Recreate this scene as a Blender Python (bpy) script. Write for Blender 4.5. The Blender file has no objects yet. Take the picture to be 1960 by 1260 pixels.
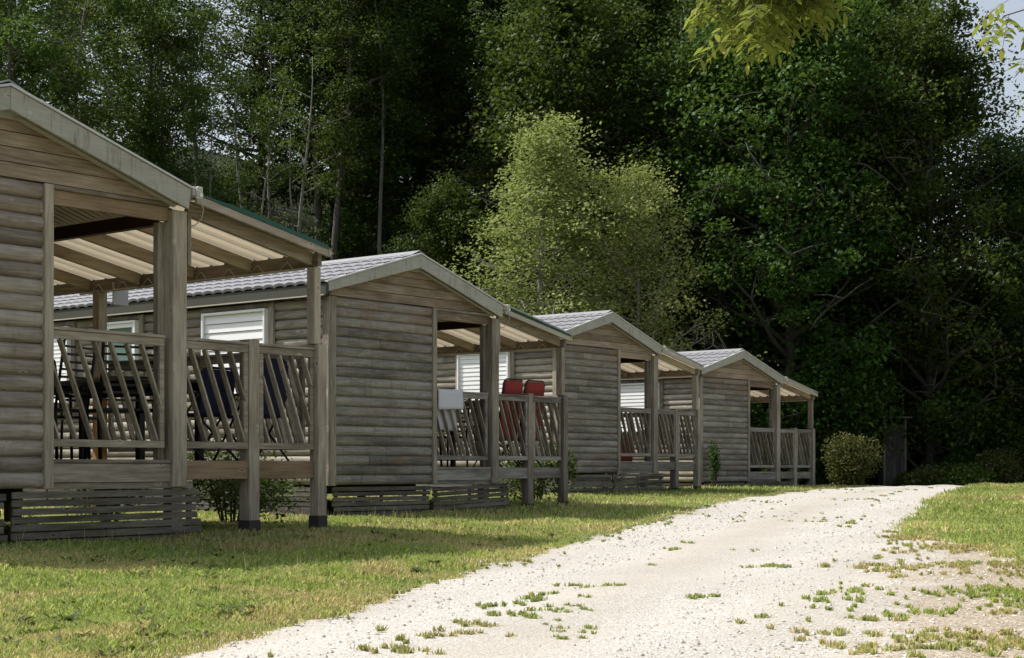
import bpy, math, random
import numpy as np
from mathutils import Vector, Matrix
random.seed(7)
R = math.radians
SC = bpy.context.scene
COL = SC.collection

# ---------------------------------------------------------------- camera
FPX = 3090.0
cam_d = bpy.data.cameras.new('camera'); cam = bpy.data.objects.new('camera', cam_d); COL.objects.link(cam)
cam_d.sensor_width = 36.0; cam_d.lens = 36.0 * FPX / 1960.0
cam_d.shift_y = (897.0 - 630.0) / 1960.0
cam_d.clip_start = 0.1; cam_d.clip_end = 1500
cam.location = (0, 0, 0); cam.rotation_euler = (R(90), 0, 0)
SC.camera = cam
# ---------------------------------------------------------------- sky and sun
SUN_TO = Vector((-0.785, 0.235, 1.0)).normalized()
EL = math.asin(SUN_TO.z)
W_ = bpy.data.worlds.new('World'); SC.world = W_; W_.use_nodes = True
wn = W_.node_tree.nodes; wl = W_.node_tree.links
sky = wn.new('ShaderNodeTexSky'); sky.sky_type = 'NISHITA'; sky.sun_disc = False
sky.sun_elevation = EL; sky.sun_rotation = math.atan2(SUN_TO.x, SUN_TO.y) % (2 * math.pi)
sky.air_density = 1.0; sky.dust_density = 3.5; sky.ozone_density = 1.0; sky.altitude = 200
bg = wn['Background']; bg.inputs['Strength'].default_value = 0.135
hsv = wn.new('ShaderNodeHueSaturation'); hsv.inputs['Saturation'].default_value = 0.52
wl.new(sky.outputs[0], hsv.inputs['Color']); wl.new(hsv.outputs[0], bg.inputs['Color'])
sun_d = bpy.data.lights.new('sun', 'SUN'); sun_d.energy = 4.2; sun_d.angle = R(0.5); sun_d.color = (1.0, 0.955, 0.89)
sun = bpy.data.objects.new('sun', sun_d); COL.objects.link(sun)
sun.rotation_euler = SUN_TO.to_track_quat('Z', 'Y').to_euler(); sun.location = (-20, 10, 30)
SC.view_settings.view_transform = 'Standard'; SC.view_settings.look = 'None'
SC.view_settings.exposure = 0.38; SC.view_settings.gamma = 1.0
SC.render.engine = 'CYCLES'
cy = SC.cycles
cy.max_bounces = 5; cy.diffuse_bounces = 3; cy.glossy_bounces = 2; cy.transmission_bounces = 3; cy.transparent_max_bounces = 6
cy.use_denoising = True; cy.caustics_reflective = False; cy.caustics_refractive = False

# ================================================================ materials
def newmat(name):
    m = bpy.data.materials.new(name); m.use_nodes = True
    return m, m.node_tree.nodes, m.node_tree.links, m.node_tree.nodes['Principled BSDF']

def ramp(n, stops, interp='LINEAR'):
    r = n.new('ShaderNodeValToRGB'); cr = r.color_ramp; cr.interpolation = interp
    while len(cr.elements) > 1: cr.elements.remove(cr.elements[0])
    cr.elements[0].position = stops[0][0]; cr.elements[0].color = (*stops[0][1], 1)
    for p, c in stops[1:]:
        e = cr.elements.new(p); e.color = (*c, 1)
    return r

def mixc(n, l, fac, a, b, blend='MIX'):
    m = n.new('ShaderNodeMix'); m.data_type = 'RGBA'; m.blend_type = blend
    for s, v in ((m.inputs['Factor'], fac), (m.inputs['A'], a), (m.inputs['B'], b)):
        if isinstance(v, bpy.types.NodeSocket): l.new(v, s)
        elif isinstance(v, (int, float)): s.default_value = v
        else: s.default_value = (*v, 1)
    return m.outputs['Result']

def math_(n, l, op, a, b=0.0, c=0.0):
    m = n.new('ShaderNodeMath'); m.operation = op
    for i, v in enumerate((a, b, c)):
        if isinstance(v, bpy.types.NodeSocket): l.new(v, m.inputs[i])
        else: m.inputs[i].default_value = v
    return m.outputs[0]

def noise(n, l, vec, scale, detail=4, rough=0.55, vscale=None):
    if vscale is not None:
        mp = n.new('ShaderNodeMapping'); mp.inputs['Scale'].default_value = vscale
        l.new(vec, mp.inputs['Vector']); vec = mp.outputs[0]
    t = n.new('ShaderNodeTexNoise'); t.inputs['Scale'].default_value = scale
    t.inputs['Detail'].default_value = detail; t.inputs['Roughness'].default_value = rough
    l.new(vec, t.inputs['Vector'])
    return t.outputs['Fac']

def wood(name, axis, dark, mid, light, rough=0.85, warm=None, warm_z=None, stain=0.0, bump=0.35):
    """weathered timber with grain along the local axis 'x', 'y' or 'z'; every board differs through its rnd attribute"""
    m, n, l, b = newmat(name)
    tc = n.new('ShaderNodeTexCoord'); at = n.new('ShaderNodeAttribute'); at.attribute_name = 'rnd'
    cmb = n.new('ShaderNodeVectorMath'); cmb.operation = 'ADD'
    mul = n.new('ShaderNodeVectorMath'); mul.operation = 'SCALE'; mul.inputs[0].default_value = (7.3, 5.1, 9.7)
    l.new(at.outputs['Fac'], mul.inputs['Scale'])
    l.new(tc.outputs['Object'], cmb.inputs[0]); l.new(mul.outputs[0], cmb.inputs[1])
    v = cmb.outputs[0]
    st = {'x': (1.2, 16, 16), 'y': (16, 1.2, 16), 'z': (16, 16, 1.2)}[axis]
    g = noise(n, l, v, 3.0, 6, 0.65, st)
    big = noise(n, l, v, 1.6, 3, 0.6, {'x': (.7, 2.5, 2.5), 'y': (2.5, .7, 2.5), 'z': (2.5, 2.5, .7)}[axis])
    s = math_(n, l, 'ADD', math_(n, l, 'MULTIPLY', g, 0.55), math_(n, l, 'MULTIPLY', big, 0.45))
    s = math_(n, l, 'ADD', s, math_(n, l, 'MULTIPLY', math_(n, l, 'SUBTRACT', at.outputs['Fac'], 0.5), 0.16))
    rp = ramp(n, [(0.36, dark), (0.50, mid), (0.64, light)]); l.new(s, rp.inputs[0])
    col = rp.outputs[0]
    if warm is not None:
        sep = n.new('ShaderNodeSeparateXYZ'); l.new(tc.outputs['Object'], sep.inputs[0])
        wz = n.new('ShaderNodeMapRange'); wz.inputs['From Min'].default_value = warm_z[0]; wz.inputs['From Max'].default_value = warm_z[1]
        l.new(sep.outputs['Z'], wz.inputs['Value'])
        wn2 = noise(n, l, tc.outputs['Object'], 1.3, 4, 0.65, (1.0, 1.0, 2.6))
        f = math_(n, l, 'ADD', wz.outputs[0], math_(n, l, 'MULTIPLY', math_(n, l, 'SUBTRACT', wn2, 0.52), 2.6))
        f = math_(n, l, 'MINIMUM', math_(n, l, 'MAXIMUM', f, 0.0), 0.85)
        wc = mixc(n, l, g, [c * .62 for c in warm], warm)
        col = mixc(n, l, f, col, wc)
    # knots
    vo = n.new('ShaderNodeTexVoronoi'); vo.inputs['Scale'].default_value = 2.6
    mp = n.new('ShaderNodeMapping'); mp.inputs['Scale'].default_value = {'x': (1.0, 2.6, 2.6), 'y': (2.6, 1.0, 2.6), 'z': (2.6, 2.6, 1.0)}[axis]
    l.new(v, mp.inputs[0]); l.new(mp.outputs[0], vo.inputs['Vector'])
    kf = n.new('ShaderNodeMapRange'); kf.inputs['From Min'].default_value = 0.03; kf.inputs['From Max'].default_value = 0.085
    kf.inputs['To Min'].default_value = 0.7; kf.inputs['To Max'].default_value = 0.0; l.new(vo.outputs['Distance'], kf.inputs['Value'])
    col = mixc(n, l, kf.outputs[0], col, [c * .35 for c in dark])
    k2 = n.new('ShaderNodeMapRange'); k2.inputs['From Min'].default_value = 0.13; k2.inputs['From Max'].default_value = 0.09
    k2.inputs['To Min'].default_value = 0.0; k2.inputs['To Max'].default_value = 0.45; l.new(vo.outputs['Distance'], k2.inputs['Value'])
    col = mixc(n, l, math_(n, l, 'MULTIPLY', k2.outputs[0], math_(n, l, 'GREATER_THAN', vo.outputs['Distance'], .06)), col, [min(1, c * 1.35) for c in light])
    if stain:
        sn = noise(n, l, tc.outputs['Object'], 3.0, 5, 0.7, (7, 7, 1.0))
        sr = n.new('ShaderNodeMapRange'); sr.inputs['From Min'].default_value = 0.52; sr.inputs['From Max'].default_value = 0.72
        sr.inputs['To Max'].default_value = stain; l.new(sn, sr.inputs['Value'])
        col = mixc(n, l, sr.outputs[0], col, (0.035, 0.033, 0.026))
    l.new(col, b.inputs['Base Color']); b.inputs['Roughness'].default_value = rough
    b.inputs['Specular IOR Level'].default_value = 0.3
    bp = n.new('ShaderNodeBump'); bp.inputs['Strength'].default_value = bump; bp.inputs['Distance'].default_value = 0.006
    l.new(g, bp.inputs['Height']); l.new(bp.outputs[0], b.inputs['Normal'])
    return m

def plain(name, col, rough=0.6, metal=0.0, var=0.12, scale=8, spec=0.4, transl=0.0):
    m, n, l, b = newmat(name)
    tc = n.new('ShaderNodeTexCoord')
    f = noise(n, l, tc.outputs['Object'], scale, 5, 0.6)
    c = mixc(n, l, f, [x * (1 - var) for x in col], [min(1, x * (1 + var)) for x in col])
    l.new(c, b.inputs['Base Color']); b.inputs['Roughness'].default_value = rough
    b.inputs['Metallic'].default_value = metal; b.inputs['Specular IOR Level'].default_value = spec
    if transl:
        t = n.new('ShaderNodeBsdfTranslucent'); l.new(c, t.inputs['Color'])
        mx = n.new('ShaderNodeMixShader'); mx.inputs[0].default_value = transl
        l.new(b.outputs[0], mx.inputs[1]); l.new(t.outputs[0], mx.inputs[2])
        l.new(mx.outputs[0], n['Material Output'].inputs['Surface'])
    return m

GD, GM, GL = (0.135, 0.119, 0.099), (0.258, 0.234, 0.199), (0.40, 0.371, 0.325)
M = {}
M['log_x'] = wood('weathered_log', 'x', GD, GM, GL, warm=(0.32, 0.205, 0.12), warm_z=(1.75, 2.5), stain=.35)
M['log_y'] = wood('weathered_log_side', 'y', (0.14, 0.125, 0.10), (0.29, 0.26, 0.215), (0.45, 0.41, 0.35))
M['gable'] = wood('gable_board', 'x', (0.165, 0.124, 0.086), (0.30, 0.228, 0.16), (0.43, 0.34, 0.25), bump=.2)
M['wx'] = wood('weathered_board', 'x', GD, GM, GL)
M['wy'] = wood('weathered_board_side', 'y', GD, GM, GL)
M['wz'] = wood('weathered_post', 'z', (0.145, 0.121, 0.092), (0.285, 0.243, 0.19), (0.44, 0.386, 0.31))
M['dark_x'] = wood('dark_skirt_board', 'x', (0.065, 0.055, 0.040), (0.135, 0.117, 0.088), (0.22, 0.195, 0.152))  # darker timber for the skirt slats and the shed's posts and roof
M['dark_y'] = wood('dark_skirt_board_side', 'y', (0.05, 0.046, 0.038), (0.11, 0.10, 0.085), (0.19, 0.175, 0.15))
M['warm_x'] = wood('newer_brown_board', 'x', (0.17, 0.112, 0.065), (0.275, 0.188, 0.115), (0.38, 0.275, 0.18), bump=.15)
M['warm_z'] = wood('orange_post', 'z', (0.26, 0.13, 0.045), (0.42, 0.23, 0.085), (0.52, 0.32, 0.14), bump=.15)  # plain orange timber, lower back post of the nearest cabin
M['rafter'] = wood('rafter_timber', 'x', (0.18, 0.14, 0.09), (0.31, 0.25, 0.175), (0.43, 0.36, 0.26), bump=.15)
M['beam_y'] = wood('beam_timber', 'y', (0.15, 0.12, 0.08), (0.26, 0.21, 0.15), (0.37, 0.31, 0.23), bump=.15)
M['verge'] = wood('pale_verge_board', 'x', (0.36, 0.30, 0.235), (0.47, 0.40, 0.32), (0.55, 0.48, 0.40), bump=.1)
M['fascia'] = wood('stained_cream_fascia', 'x', (0.36, 0.34, 0.28), (0.42, 0.40, 0.335), (0.47, 0.45, 0.385), rough=.6, stain=.7, bump=.05)
M['fascia_y'] = plain('shaded_grey_green_fascia', (0.06, 0.06, 0.045), .7, var=.15)  # grey-green, darkened to hold the shade under the tile overhang
M['lath'] = plain('cream_lath', (0.46, 0.42, 0.34), .6)
M['brown_beam'] = plain('dark_brown_beam', (0.045, 0.016, 0.009), .6, var=.2)
M['sheet'] = plain('beige_corrugated_sheet', (0.68, 0.60, 0.46), .55, var=.06, transl=.22)
M['green'] = plain('green_tarpaulin', (0.012, 0.085, 0.05), .45, var=.3)
M['greysheet'] = plain('grey_sheet_edge', (0.33, 0.35, 0.34), .5)
M['white'] = plain('white_painted', (0.86, 0.87, 0.86), .4, var=.03)
M['whitegrey'] = plain('pale_grey_painted', (0.50, 0.50, 0.54), .45, var=.05)
M['floor'] = wood('deck_board', 'y', GD, GM, GL)
M['black'] = plain('black_plastic', (0.012, 0.012, 0.013), .45, var=.2)
M['dkmetal'] = plain('dark_metal', (0.03, 0.03, 0.032), .4, .6)
M['blue'] = plain('dark_blue_fabric', (0.016, 0.018, 0.055), .9, var=.25, scale=14)
M['red'] = plain('red_fabric', (0.30, 0.036, 0.028), .8, var=.2, scale=12)
M['redbox'] = plain('red_plastic', (0.22, 0.035, 0.025), .6, var=.2)
M['cloth'] = plain('white_cloth', (0.66, 0.65, 0.70), .9, var=.05)
M['cream'] = plain('cream_cloth', (0.62, 0.60, 0.50), .9, var=.06)
M['gutter'] = plain('cream_gutter', (0.55, 0.53, 0.45), .5, var=.1)
M['lath_w'] = plain('white_verge_trim', (0.62, 0.62, 0.60), .35)
M['tin'] = plain('galvanised_grey', (0.42, 0.42, 0.42), .4, .5)
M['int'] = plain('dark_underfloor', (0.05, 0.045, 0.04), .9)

def glass_mat():
    m, n, l, b = newmat('window_glass')
    b.inputs['Base Color'].default_value = (0.16, 0.24, 0.21, 1); b.inputs['Roughness'].default_value = 0.06
    b.inputs['Specular IOR Level'].default_value = 0.8
    return m
M['glass'] = glass_mat()

def tile_mat():
    m, n, l, b = newmat('grey_roof_tile_sheet')
    tc = n.new('ShaderNodeTexCoord')
    f = noise(n, l, tc.outputs['Object'], 3.0, 6, 0.65)
    f2 = noise(n, l, tc.outputs['Object'], 40.0, 3, 0.6)
    c = mixc(n, l, f, (0.25, 0.25, 0.268), (0.38, 0.38, 0.40))
    c = mixc(n, l, math_(n, l, 'MULTIPLY', f2, 0.4), c, (0.12, 0.12, 0.11))
    l.new(c, b.inputs['Base Color']); b.inputs['Roughness'].default_value = 0.5
    return m
M['tile'] = tile_mat()

def bark_mat(name, a, b_, scale=6):
    m, n, l, b = newmat(name)
    tc = n.new('ShaderNodeTexCoord')
    f = noise(n, l, tc.outputs['Object'], scale, 6, 0.7, (3, 3, .6))
    g = noise(n, l, tc.outputs['Object'], 1.2, 3, 0.6)
    c = mixc(n, l, f, a, b_)
    mossf = n.new('ShaderNodeMapRange'); mossf.inputs['From Min'].default_value = .5; mossf.inputs['From Max'].default_value = .68
    mossf.inputs['To Max'].default_value = .7; l.new(g, mossf.inputs['Value'])
    c = mixc(n, l, mossf.outputs[0], c, (0.05, 0.065, 0.025))
    l.new(c, b.inputs['Base Color']); b.inputs['Roughness'].default_value = .9
    bp = n.new('ShaderNodeBump'); bp.inputs['Strength'].default_value = .6; bp.inputs['Distance'].default_value = .03
    l.new(f, bp.inputs['Height']); l.new(bp.outputs[0], b.inputs['Normal'])
    return m
M['bark'] = bark_mat('grey_bark', (0.05, 0.042, 0.033), (0.17, 0.15, 0.125))
M['darkbark'] = bark_mat('dark_bark', (0.022, 0.02, 0.015), (0.075, 0.066, 0.052))
M['palebark'] = bark_mat('pale_bark', (0.16, 0.145, 0.12), (0.34, 0.32, 0.28))
M['twig'] = plain('twig', (0.14, 0.11, 0.07), .9)

def leaf_mat(name, dark, light, odd, transl=0.35, rough=.55, spec=.16, var=.5):
    """every leaf has its own tint through the rnd attribute, every plant its own through Object Info"""
    m, n, l, b = newmat(name)
    at = n.new('ShaderNodeAttribute'); at.attribute_name = 'rnd'
    oi = n.new('ShaderNodeObjectInfo')
    rp = ramp(n, [(0.0, dark), (0.75, light), (1.0, odd)]); l.new(at.outputs['Fac'], rp.inputs[0])
    hs = n.new('ShaderNodeHueSaturation')
    l.new(math_(n, l, 'ADD', math_(n, l, 'MULTIPLY', oi.outputs['Random'], 0.05), 0.475), hs.inputs['Hue'])
    l.new(math_(n, l, 'ADD', math_(n, l, 'MULTIPLY', oi.outputs['Random'], var), 1 - var / 2), hs.inputs['Value'])
    l.new(rp.outputs[0], hs.inputs['Color'])
    l.new(hs.outputs[0], b.inputs['Base Color']); b.inputs['Roughness'].default_value = rough
    b.inputs['Specular IOR Level'].default_value = spec
    t = n.new('ShaderNodeBsdfTranslucent')
    tint = mixc(n, l, 0.5, hs.outputs[0], (0.16, 0.22, 0.03)); l.new(tint, t.inputs['Color'])
    mx = n.new('ShaderNodeMixShader'); mx.inputs[0].default_value = transl
    l.new(b.outputs[0], mx.inputs[1]); l.new(t.outputs[0], mx.inputs[2])
    l.new(mx.outputs[0], n['Material Output'].inputs['Surface'])
    return m
M['leaf'] = leaf_mat('woodland_leaf', (0.021, 0.050, 0.009), (0.056, 0.115, 0.020), (0.14, 0.20, 0.045), .32)
M['leaf2'] = leaf_mat('woodland_leaf_olive', (0.032, 0.060, 0.012), (0.085, 0.138, 0.028), (0.20, 0.235, 0.065), .36)
M['birchleaf'] = leaf_mat('birch_leaf', (0.22, 0.29, 0.085), (0.36, 0.43, 0.15), (0.50, 0.55, 0.26), .48, var=.05)
M['ashleaf'] = leaf_mat('ash_leaf', (0.14, 0.18, 0.025), (0.27, 0.31, 0.05), (0.40, 0.38, 0.09), .58, var=.1)
M['bushleaf'] = leaf_mat('bush_leaf', (0.03, 0.05, 0.014), (0.075, 0.11, 0.03), (0.15, 0.17, 0.06), .3)
M['hedgeleaf'] = leaf_mat('hedge_leaf', (0.045, 0.042, 0.016), (0.09, 0.10, 0.028), (0.16, 0.12, 0.04), .3, var=.1)

# ================================================================ mesh helpers
class MB:
    def __init__(s): s.v = []; s.f = []; s.r = []; s.sm = []
    def add(s, vs, fs, rnd=None, smooth=False):
        k = len(s.v); s.v += [tuple(p) for p in vs]
        r = random.random() if rnd is None else rnd
        for f in fs: s.f.append(tuple(i + k for i in f)); s.r.append(r); s.sm.append(smooth)
    def box(s, x0, x1, y0, y1, z0, z1, rnd=None):
        s.add([(x0, y0, z0), (x1, y0, z0), (x1, y1, z0), (x0, y1, z0), (x0, y0, z1), (x1, y0, z1), (x1, y1, z1), (x0, y1, z1)],
              [(0, 3, 2, 1), (4, 5, 6, 7), (0, 1, 5, 4), (1, 2, 6, 5), (2, 3, 7, 6), (3, 0, 4, 7)], rnd)
    def beam(s, a, b, w, h, up=(0, 0, 1), rnd=None):
        """box from a to b, w across, h along up"""
        a = Vector(a); b = Vector(b); d = (b - a).normalized(); up = Vector(up)
        side = d.cross(up).normalized(); u = side.cross(d).normalized()
        vs = []
        for p in (a, b):
            for su, sv in ((-1, -1), (1, -1), (1, 1), (-1, 1)): vs.append(p + side * (su * w / 2) + u * (sv * h / 2))
        s.add(vs, [(3, 2, 1, 0), (4, 5, 6, 7), (0, 1, 5, 4), (1, 2, 6, 5), (2, 3, 7, 6), (3, 0, 4, 7)], rnd)
    def prism_xz(s, pts, y0, y1, rnd=None):
        """polygon in x,z (counter-clockwise seen from -y) pulled from y0 to y1"""
        n = len(pts); vs = [(x, y0, z) for x, z in pts] + [(x, y1, z) for x, z in pts]
        fs = [tuple(range(n)), tuple(range(2 * n - 1, n - 1, -1))]
        for i in range(n): j = (i + 1) % n; fs.append((j, i, i + n, j + n))
        s.add(vs, fs, rnd)
    def tube(s, pts, rads, sides=6, rnd=None, cap=True):
        pts = [Vector(p) for p in pts]; k = len(s.v); n = len(pts)
        if isinstance(rads, (int, float)): rads = [rads] * n
        ref = Vector((0.31, 0.17, 0.93)).normalized()
        vs = []
        for i, p in enumerate(pts):
            d = (pts[min(i + 1, n - 1)] - pts[max(i - 1, 0)]).normalized()
            if abs(d.dot(ref)) > .97: a = d.cross(Vector((1, 0, 0))).normalized()
            else: a = d.cross(ref).normalized()
            b = d.cross(a)
            for j in range(sides):
                t = 2 * math.pi * j / sides; vs.append(p + (a * math.cos(t) + b * math.sin(t)) * rads[i])
        fs = []
        for i in range(n - 1):
            for j in range(sides):
                j2 = (j + 1) % sides; fs.append((i * sides + j, i * sides + j2, (i + 1) * sides + j2, (i + 1) * sides + j))
        if cap: fs.append(tuple(range(sides - 1, -1, -1))); fs.append(tuple(range((n - 1) * sides, n * sides)))
        s.add(vs, fs, rnd, True)
    def mesh(s, name, mat):
        me = bpy.data.meshes.new(name); me.from_pydata(s.v, [], s.f)
        at = me.attributes.new('rnd', 'FLOAT', 'FACE'); at.data.foreach_set('value', s.r)
        me.polygons.foreach_set('use_smooth', s.sm)
        me.materials.append(mat); me.update()
        return me
    def build(s, name, mat, parent=None, bevel=0.0):
        o = bpy.data.objects.new(name, s.mesh(name, mat)); COL.objects.link(o)
        if parent is not None: o.parent = parent
        if bevel:
            b = o.modifiers.new('edge', 'BEVEL'); b.width = bevel; b.segments = 1; b.limit_method = 'ANGLE'
        return o

def np_mesh(name, V, nper, mat, rnd=None, cols=None, smooth=False):
    """V: (n*nper, 3) points, one face of nper corners after another"""
    V = np.asarray(V, np.float32).reshape(-1, 3); nv = len(V); nf = nv // nper
    me = bpy.data.meshes.new(name)
    me.vertices.add(nv); me.vertices.foreach_set('co', V.ravel())
    me.loops.add(nv); me.loops.foreach_set('vertex_index', np.arange(nv, dtype=np.int32))
    me.polygons.add(nf); me.polygons.foreach_set('loop_start', np.arange(0, nv, nper, dtype=np.int32))
    me.polygons.foreach_set('loop_total', np.full(nf, nper, np.int32))
    if rnd is not None:
        at = me.attributes.new('rnd', 'FLOAT', 'FACE'); at.data.foreach_set('value', np.asarray(rnd, np.float32))
    if cols is not None:
        at = me.attributes.new('tint', 'FLOAT_COLOR', 'FACE'); c4 = np.ones((nf, 4), np.float32); c4[:, :3] = cols
        at.data.foreach_set('color', c4.ravel())
    me.materials.append(mat); me.update(calc_edges=True)
    return me

def grid_mesh(name, P, mat, attrs=None, smooth=True):
    """P: (a, b, 3) grid of points"""
    a, b = P.shape[:2]
    idx = np.arange(a * b).reshape(a, b)
    q = np.stack([idx[:-1, :-1], idx[:-1, 1:], idx[1:, 1:], idx[1:, :-1]], -1).reshape(-1, 4)
    me = bpy.data.meshes.new(name)
    me.vertices.add(a * b); me.vertices.foreach_set('co', P.reshape(-1).astype(np.float32))
    me.loops.add(q.size); me.loops.foreach_set('vertex_index', q.ravel().astype(np.int32))
    me.polygons.add(len(q)); me.polygons.foreach_set('loop_start', np.arange(0, q.size, 4, dtype=np.int32))
    me.polygons.foreach_set('loop_total', np.full(len(q), 4, np.int32))
    me.polygons.foreach_set('use_smooth', np.full(len(q), smooth))
    for k, arr in (attrs or {}).items():
        at = me.attributes.new(k, 'FLOAT', 'POINT'); at.data.foreach_set('value', arr.reshape(-1).astype(np.float32))
    me.materials.append(mat); me.update(calc_edges=True)
    return me

def link(name, me, parent=None):
    o = bpy.data.objects.new(name, me); COL.objects.link(o)
    if parent is not None: o.parent = parent
    return o
def tag(o, label=None, cat=None, group=None, kind=None):
    for k, v in (('label', label), ('category', cat), ('group', group), ('kind', kind)):
        if v is not None: o[k] = v
    return o
def thing(name, label, cat, loc=(0, 0, 0), rz=0.0, group=None, parent_m=None):
    o = bpy.data.objects.new(name, None); COL.objects.link(o); o.empty_display_size = .3
    o.location = loc; o.rotation_euler = (0, 0, rz)
    return tag(o, label, cat, group)
def copy_tree(o, parent=None):
    c = o.copy(); COL.objects.link(c)
    if parent is not None: c.parent = parent
    for ch in list(o.children): copy_tree(ch, c)
    return c

# ================================================================ terrain
EDGE = np.array([(-60, -14), (-30, 10), (-19, 23), (-14, 35), (-9, 44), (-2, 50.5), (6, 51), (14, 51), (24, 48), (40, 40), (70, 15)], float)
def edge_dist(X, Y):
    """signed distance beyond the foot of the wooded slope (positive uphill)"""
    X = np.asarray(X, float); Y = np.asarray(Y, float); best = np.full(X.shape, 1e9); sg = np.ones(X.shape)
    for (ax, ay), (bx, by) in zip(EDGE[:-1], EDGE[1:]):
        dx, dy = bx - ax, by - ay; L2 = dx * dx + dy * dy
        t = np.clip(((X - ax) * dx + (Y - ay) * dy) / L2, 0, 1)
        ex, ey = X - ax - t * dx, Y - ay - t * dy; d = np.hypot(ex, ey)
        s = np.sign(dx * ey - dy * ex); m = d < best
        best = np.where(m, d, best); sg = np.where(m, s, sg)
    return best * sg
PY = [-30, 0, 4, 6, 7.5, 9.5, 11.5, 13, 15, 17, 21, 25, 31, 36, 41, 46, 52, 60, 90, 400]
PZ = [-1.5, -1.05, -.88, -.80, -.765, -.72, -.665, -.62, -.58, -.60, -.64, -.56, -.49, -.45, -.46, -.66, -.9, -1.0, -1.0, -1.0]
def ground_z(X, Y):
    X = np.asarray(X, float); Y = np.asarray(Y, float)
    z = np.interp(Y, PY, PZ)
    z = z + .012 * np.sin(X * 2.1 + Y * 1.3) + .010 * np.sin(X * 4.7 - Y * 2.9)
    tX = np.clip((X + 1.7) / 1.7, 0, 1); z = z - .075 * tX * tX * (3 - 2 * tX) * np.interp(Y, [9, 12.5, 16, 24], [0, 1, 1, 0])   # the lawn dips towards the track
    d = edge_dist(X, Y); dp = np.maximum(d, 0)
    amp = np.interp(X, [-25, -6, 6, 30], [20, 18, 13.5, 12])
    z = z + amp * (1 - np.exp(-dp / 16.0)) * np.clip(dp / 3, 0, 1) + np.where(dp > 3, .35 * np.sin(X * .5) * np.cos(Y * .43), 0)
    return z
def gz(x, y): return float(ground_z(x, y))
def world_at(u, v):
    """ground point under a pixel of the 1960 px photograph (only used to read off where things stand)"""
    Y = 20.0
    for _ in range(60):
        X = (u - 980) / FPX * Y
        Y = .6 * Y + .4 * (-float(ground_z(X, Y)) * FPX / (v - 897.0))
    return (u - 980) / FPX * Y, Y

def nonuni(lo, hi, a, b, fine, coarse_n):
    mid = np.arange(a, b + 1e-6, fine)
    L = a - (a - lo) * (np.linspace(1, 0, coarse_n, endpoint=False) ** 2.2)
    H = b + (hi - b) * (np.linspace(0, 1, coarse_n + 1)[1:] ** 2.2)
    return np.concatenate([L, mid, H])

def ground_mat():
    m, n, l, b = newmat('grassy_ground')
    tc = n.new('ShaderNodeTexCoord'); v = tc.outputs['Object']
    f1 = noise(n, l, v, .9, 5, .6); f2 = noise(n, l, v, 14, 5, .7); f3 = noise(n, l, v, 60, 3, .6)
    g = mixc(n, l, f2, (0.11, 0.13, 0.035), (0.22, 0.23, 0.085))
    rr = n.new('ShaderNodeMapRange'); rr.inputs['From Min'].default_value = .5; rr.inputs['From Max'].default_value = .66; l.new(f1, rr.inputs['Value'])
    g = mixc(n, l, math_(n, l, 'MULTIPLY', rr.outputs[0], .6), g, (0.20, 0.165, 0.095))
    g = mixc(n, l, math_(n, l, 'MULTIPLY', f3, .5), g, (0.05, 0.05, 0.02))
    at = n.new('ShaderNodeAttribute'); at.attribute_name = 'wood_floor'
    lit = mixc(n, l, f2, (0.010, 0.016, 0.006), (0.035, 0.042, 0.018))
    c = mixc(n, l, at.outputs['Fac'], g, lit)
    l.new(c, b.inputs['Base Color']); b.inputs['Roughness'].default_value = .95; b.inputs['Specular IOR Level'].default_value = .1
    bp = n.new('ShaderNodeBump'); bp.inputs['Strength'].default_value = .8; bp.inputs['Distance'].default_value = .03
    l.new(f2, bp.inputs['Height']); l.new(bp.outputs[0], b.inputs['Normal'])
    return m
xs = nonuni(-500, 500, -30, 32, .45, 26); ys = nonuni(-60, 900, -2, 92, .45, 26)
GX, GY = np.meshgrid(xs, ys)
GZ = ground_z(GX, GY); D0 = edge_dist(GX, GY)
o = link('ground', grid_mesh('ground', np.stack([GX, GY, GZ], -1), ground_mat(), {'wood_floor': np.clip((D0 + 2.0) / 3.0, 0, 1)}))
tag(o, 'mown grassy ground rising into a dark wooded slope behind the cabins', kind='structure')

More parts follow.
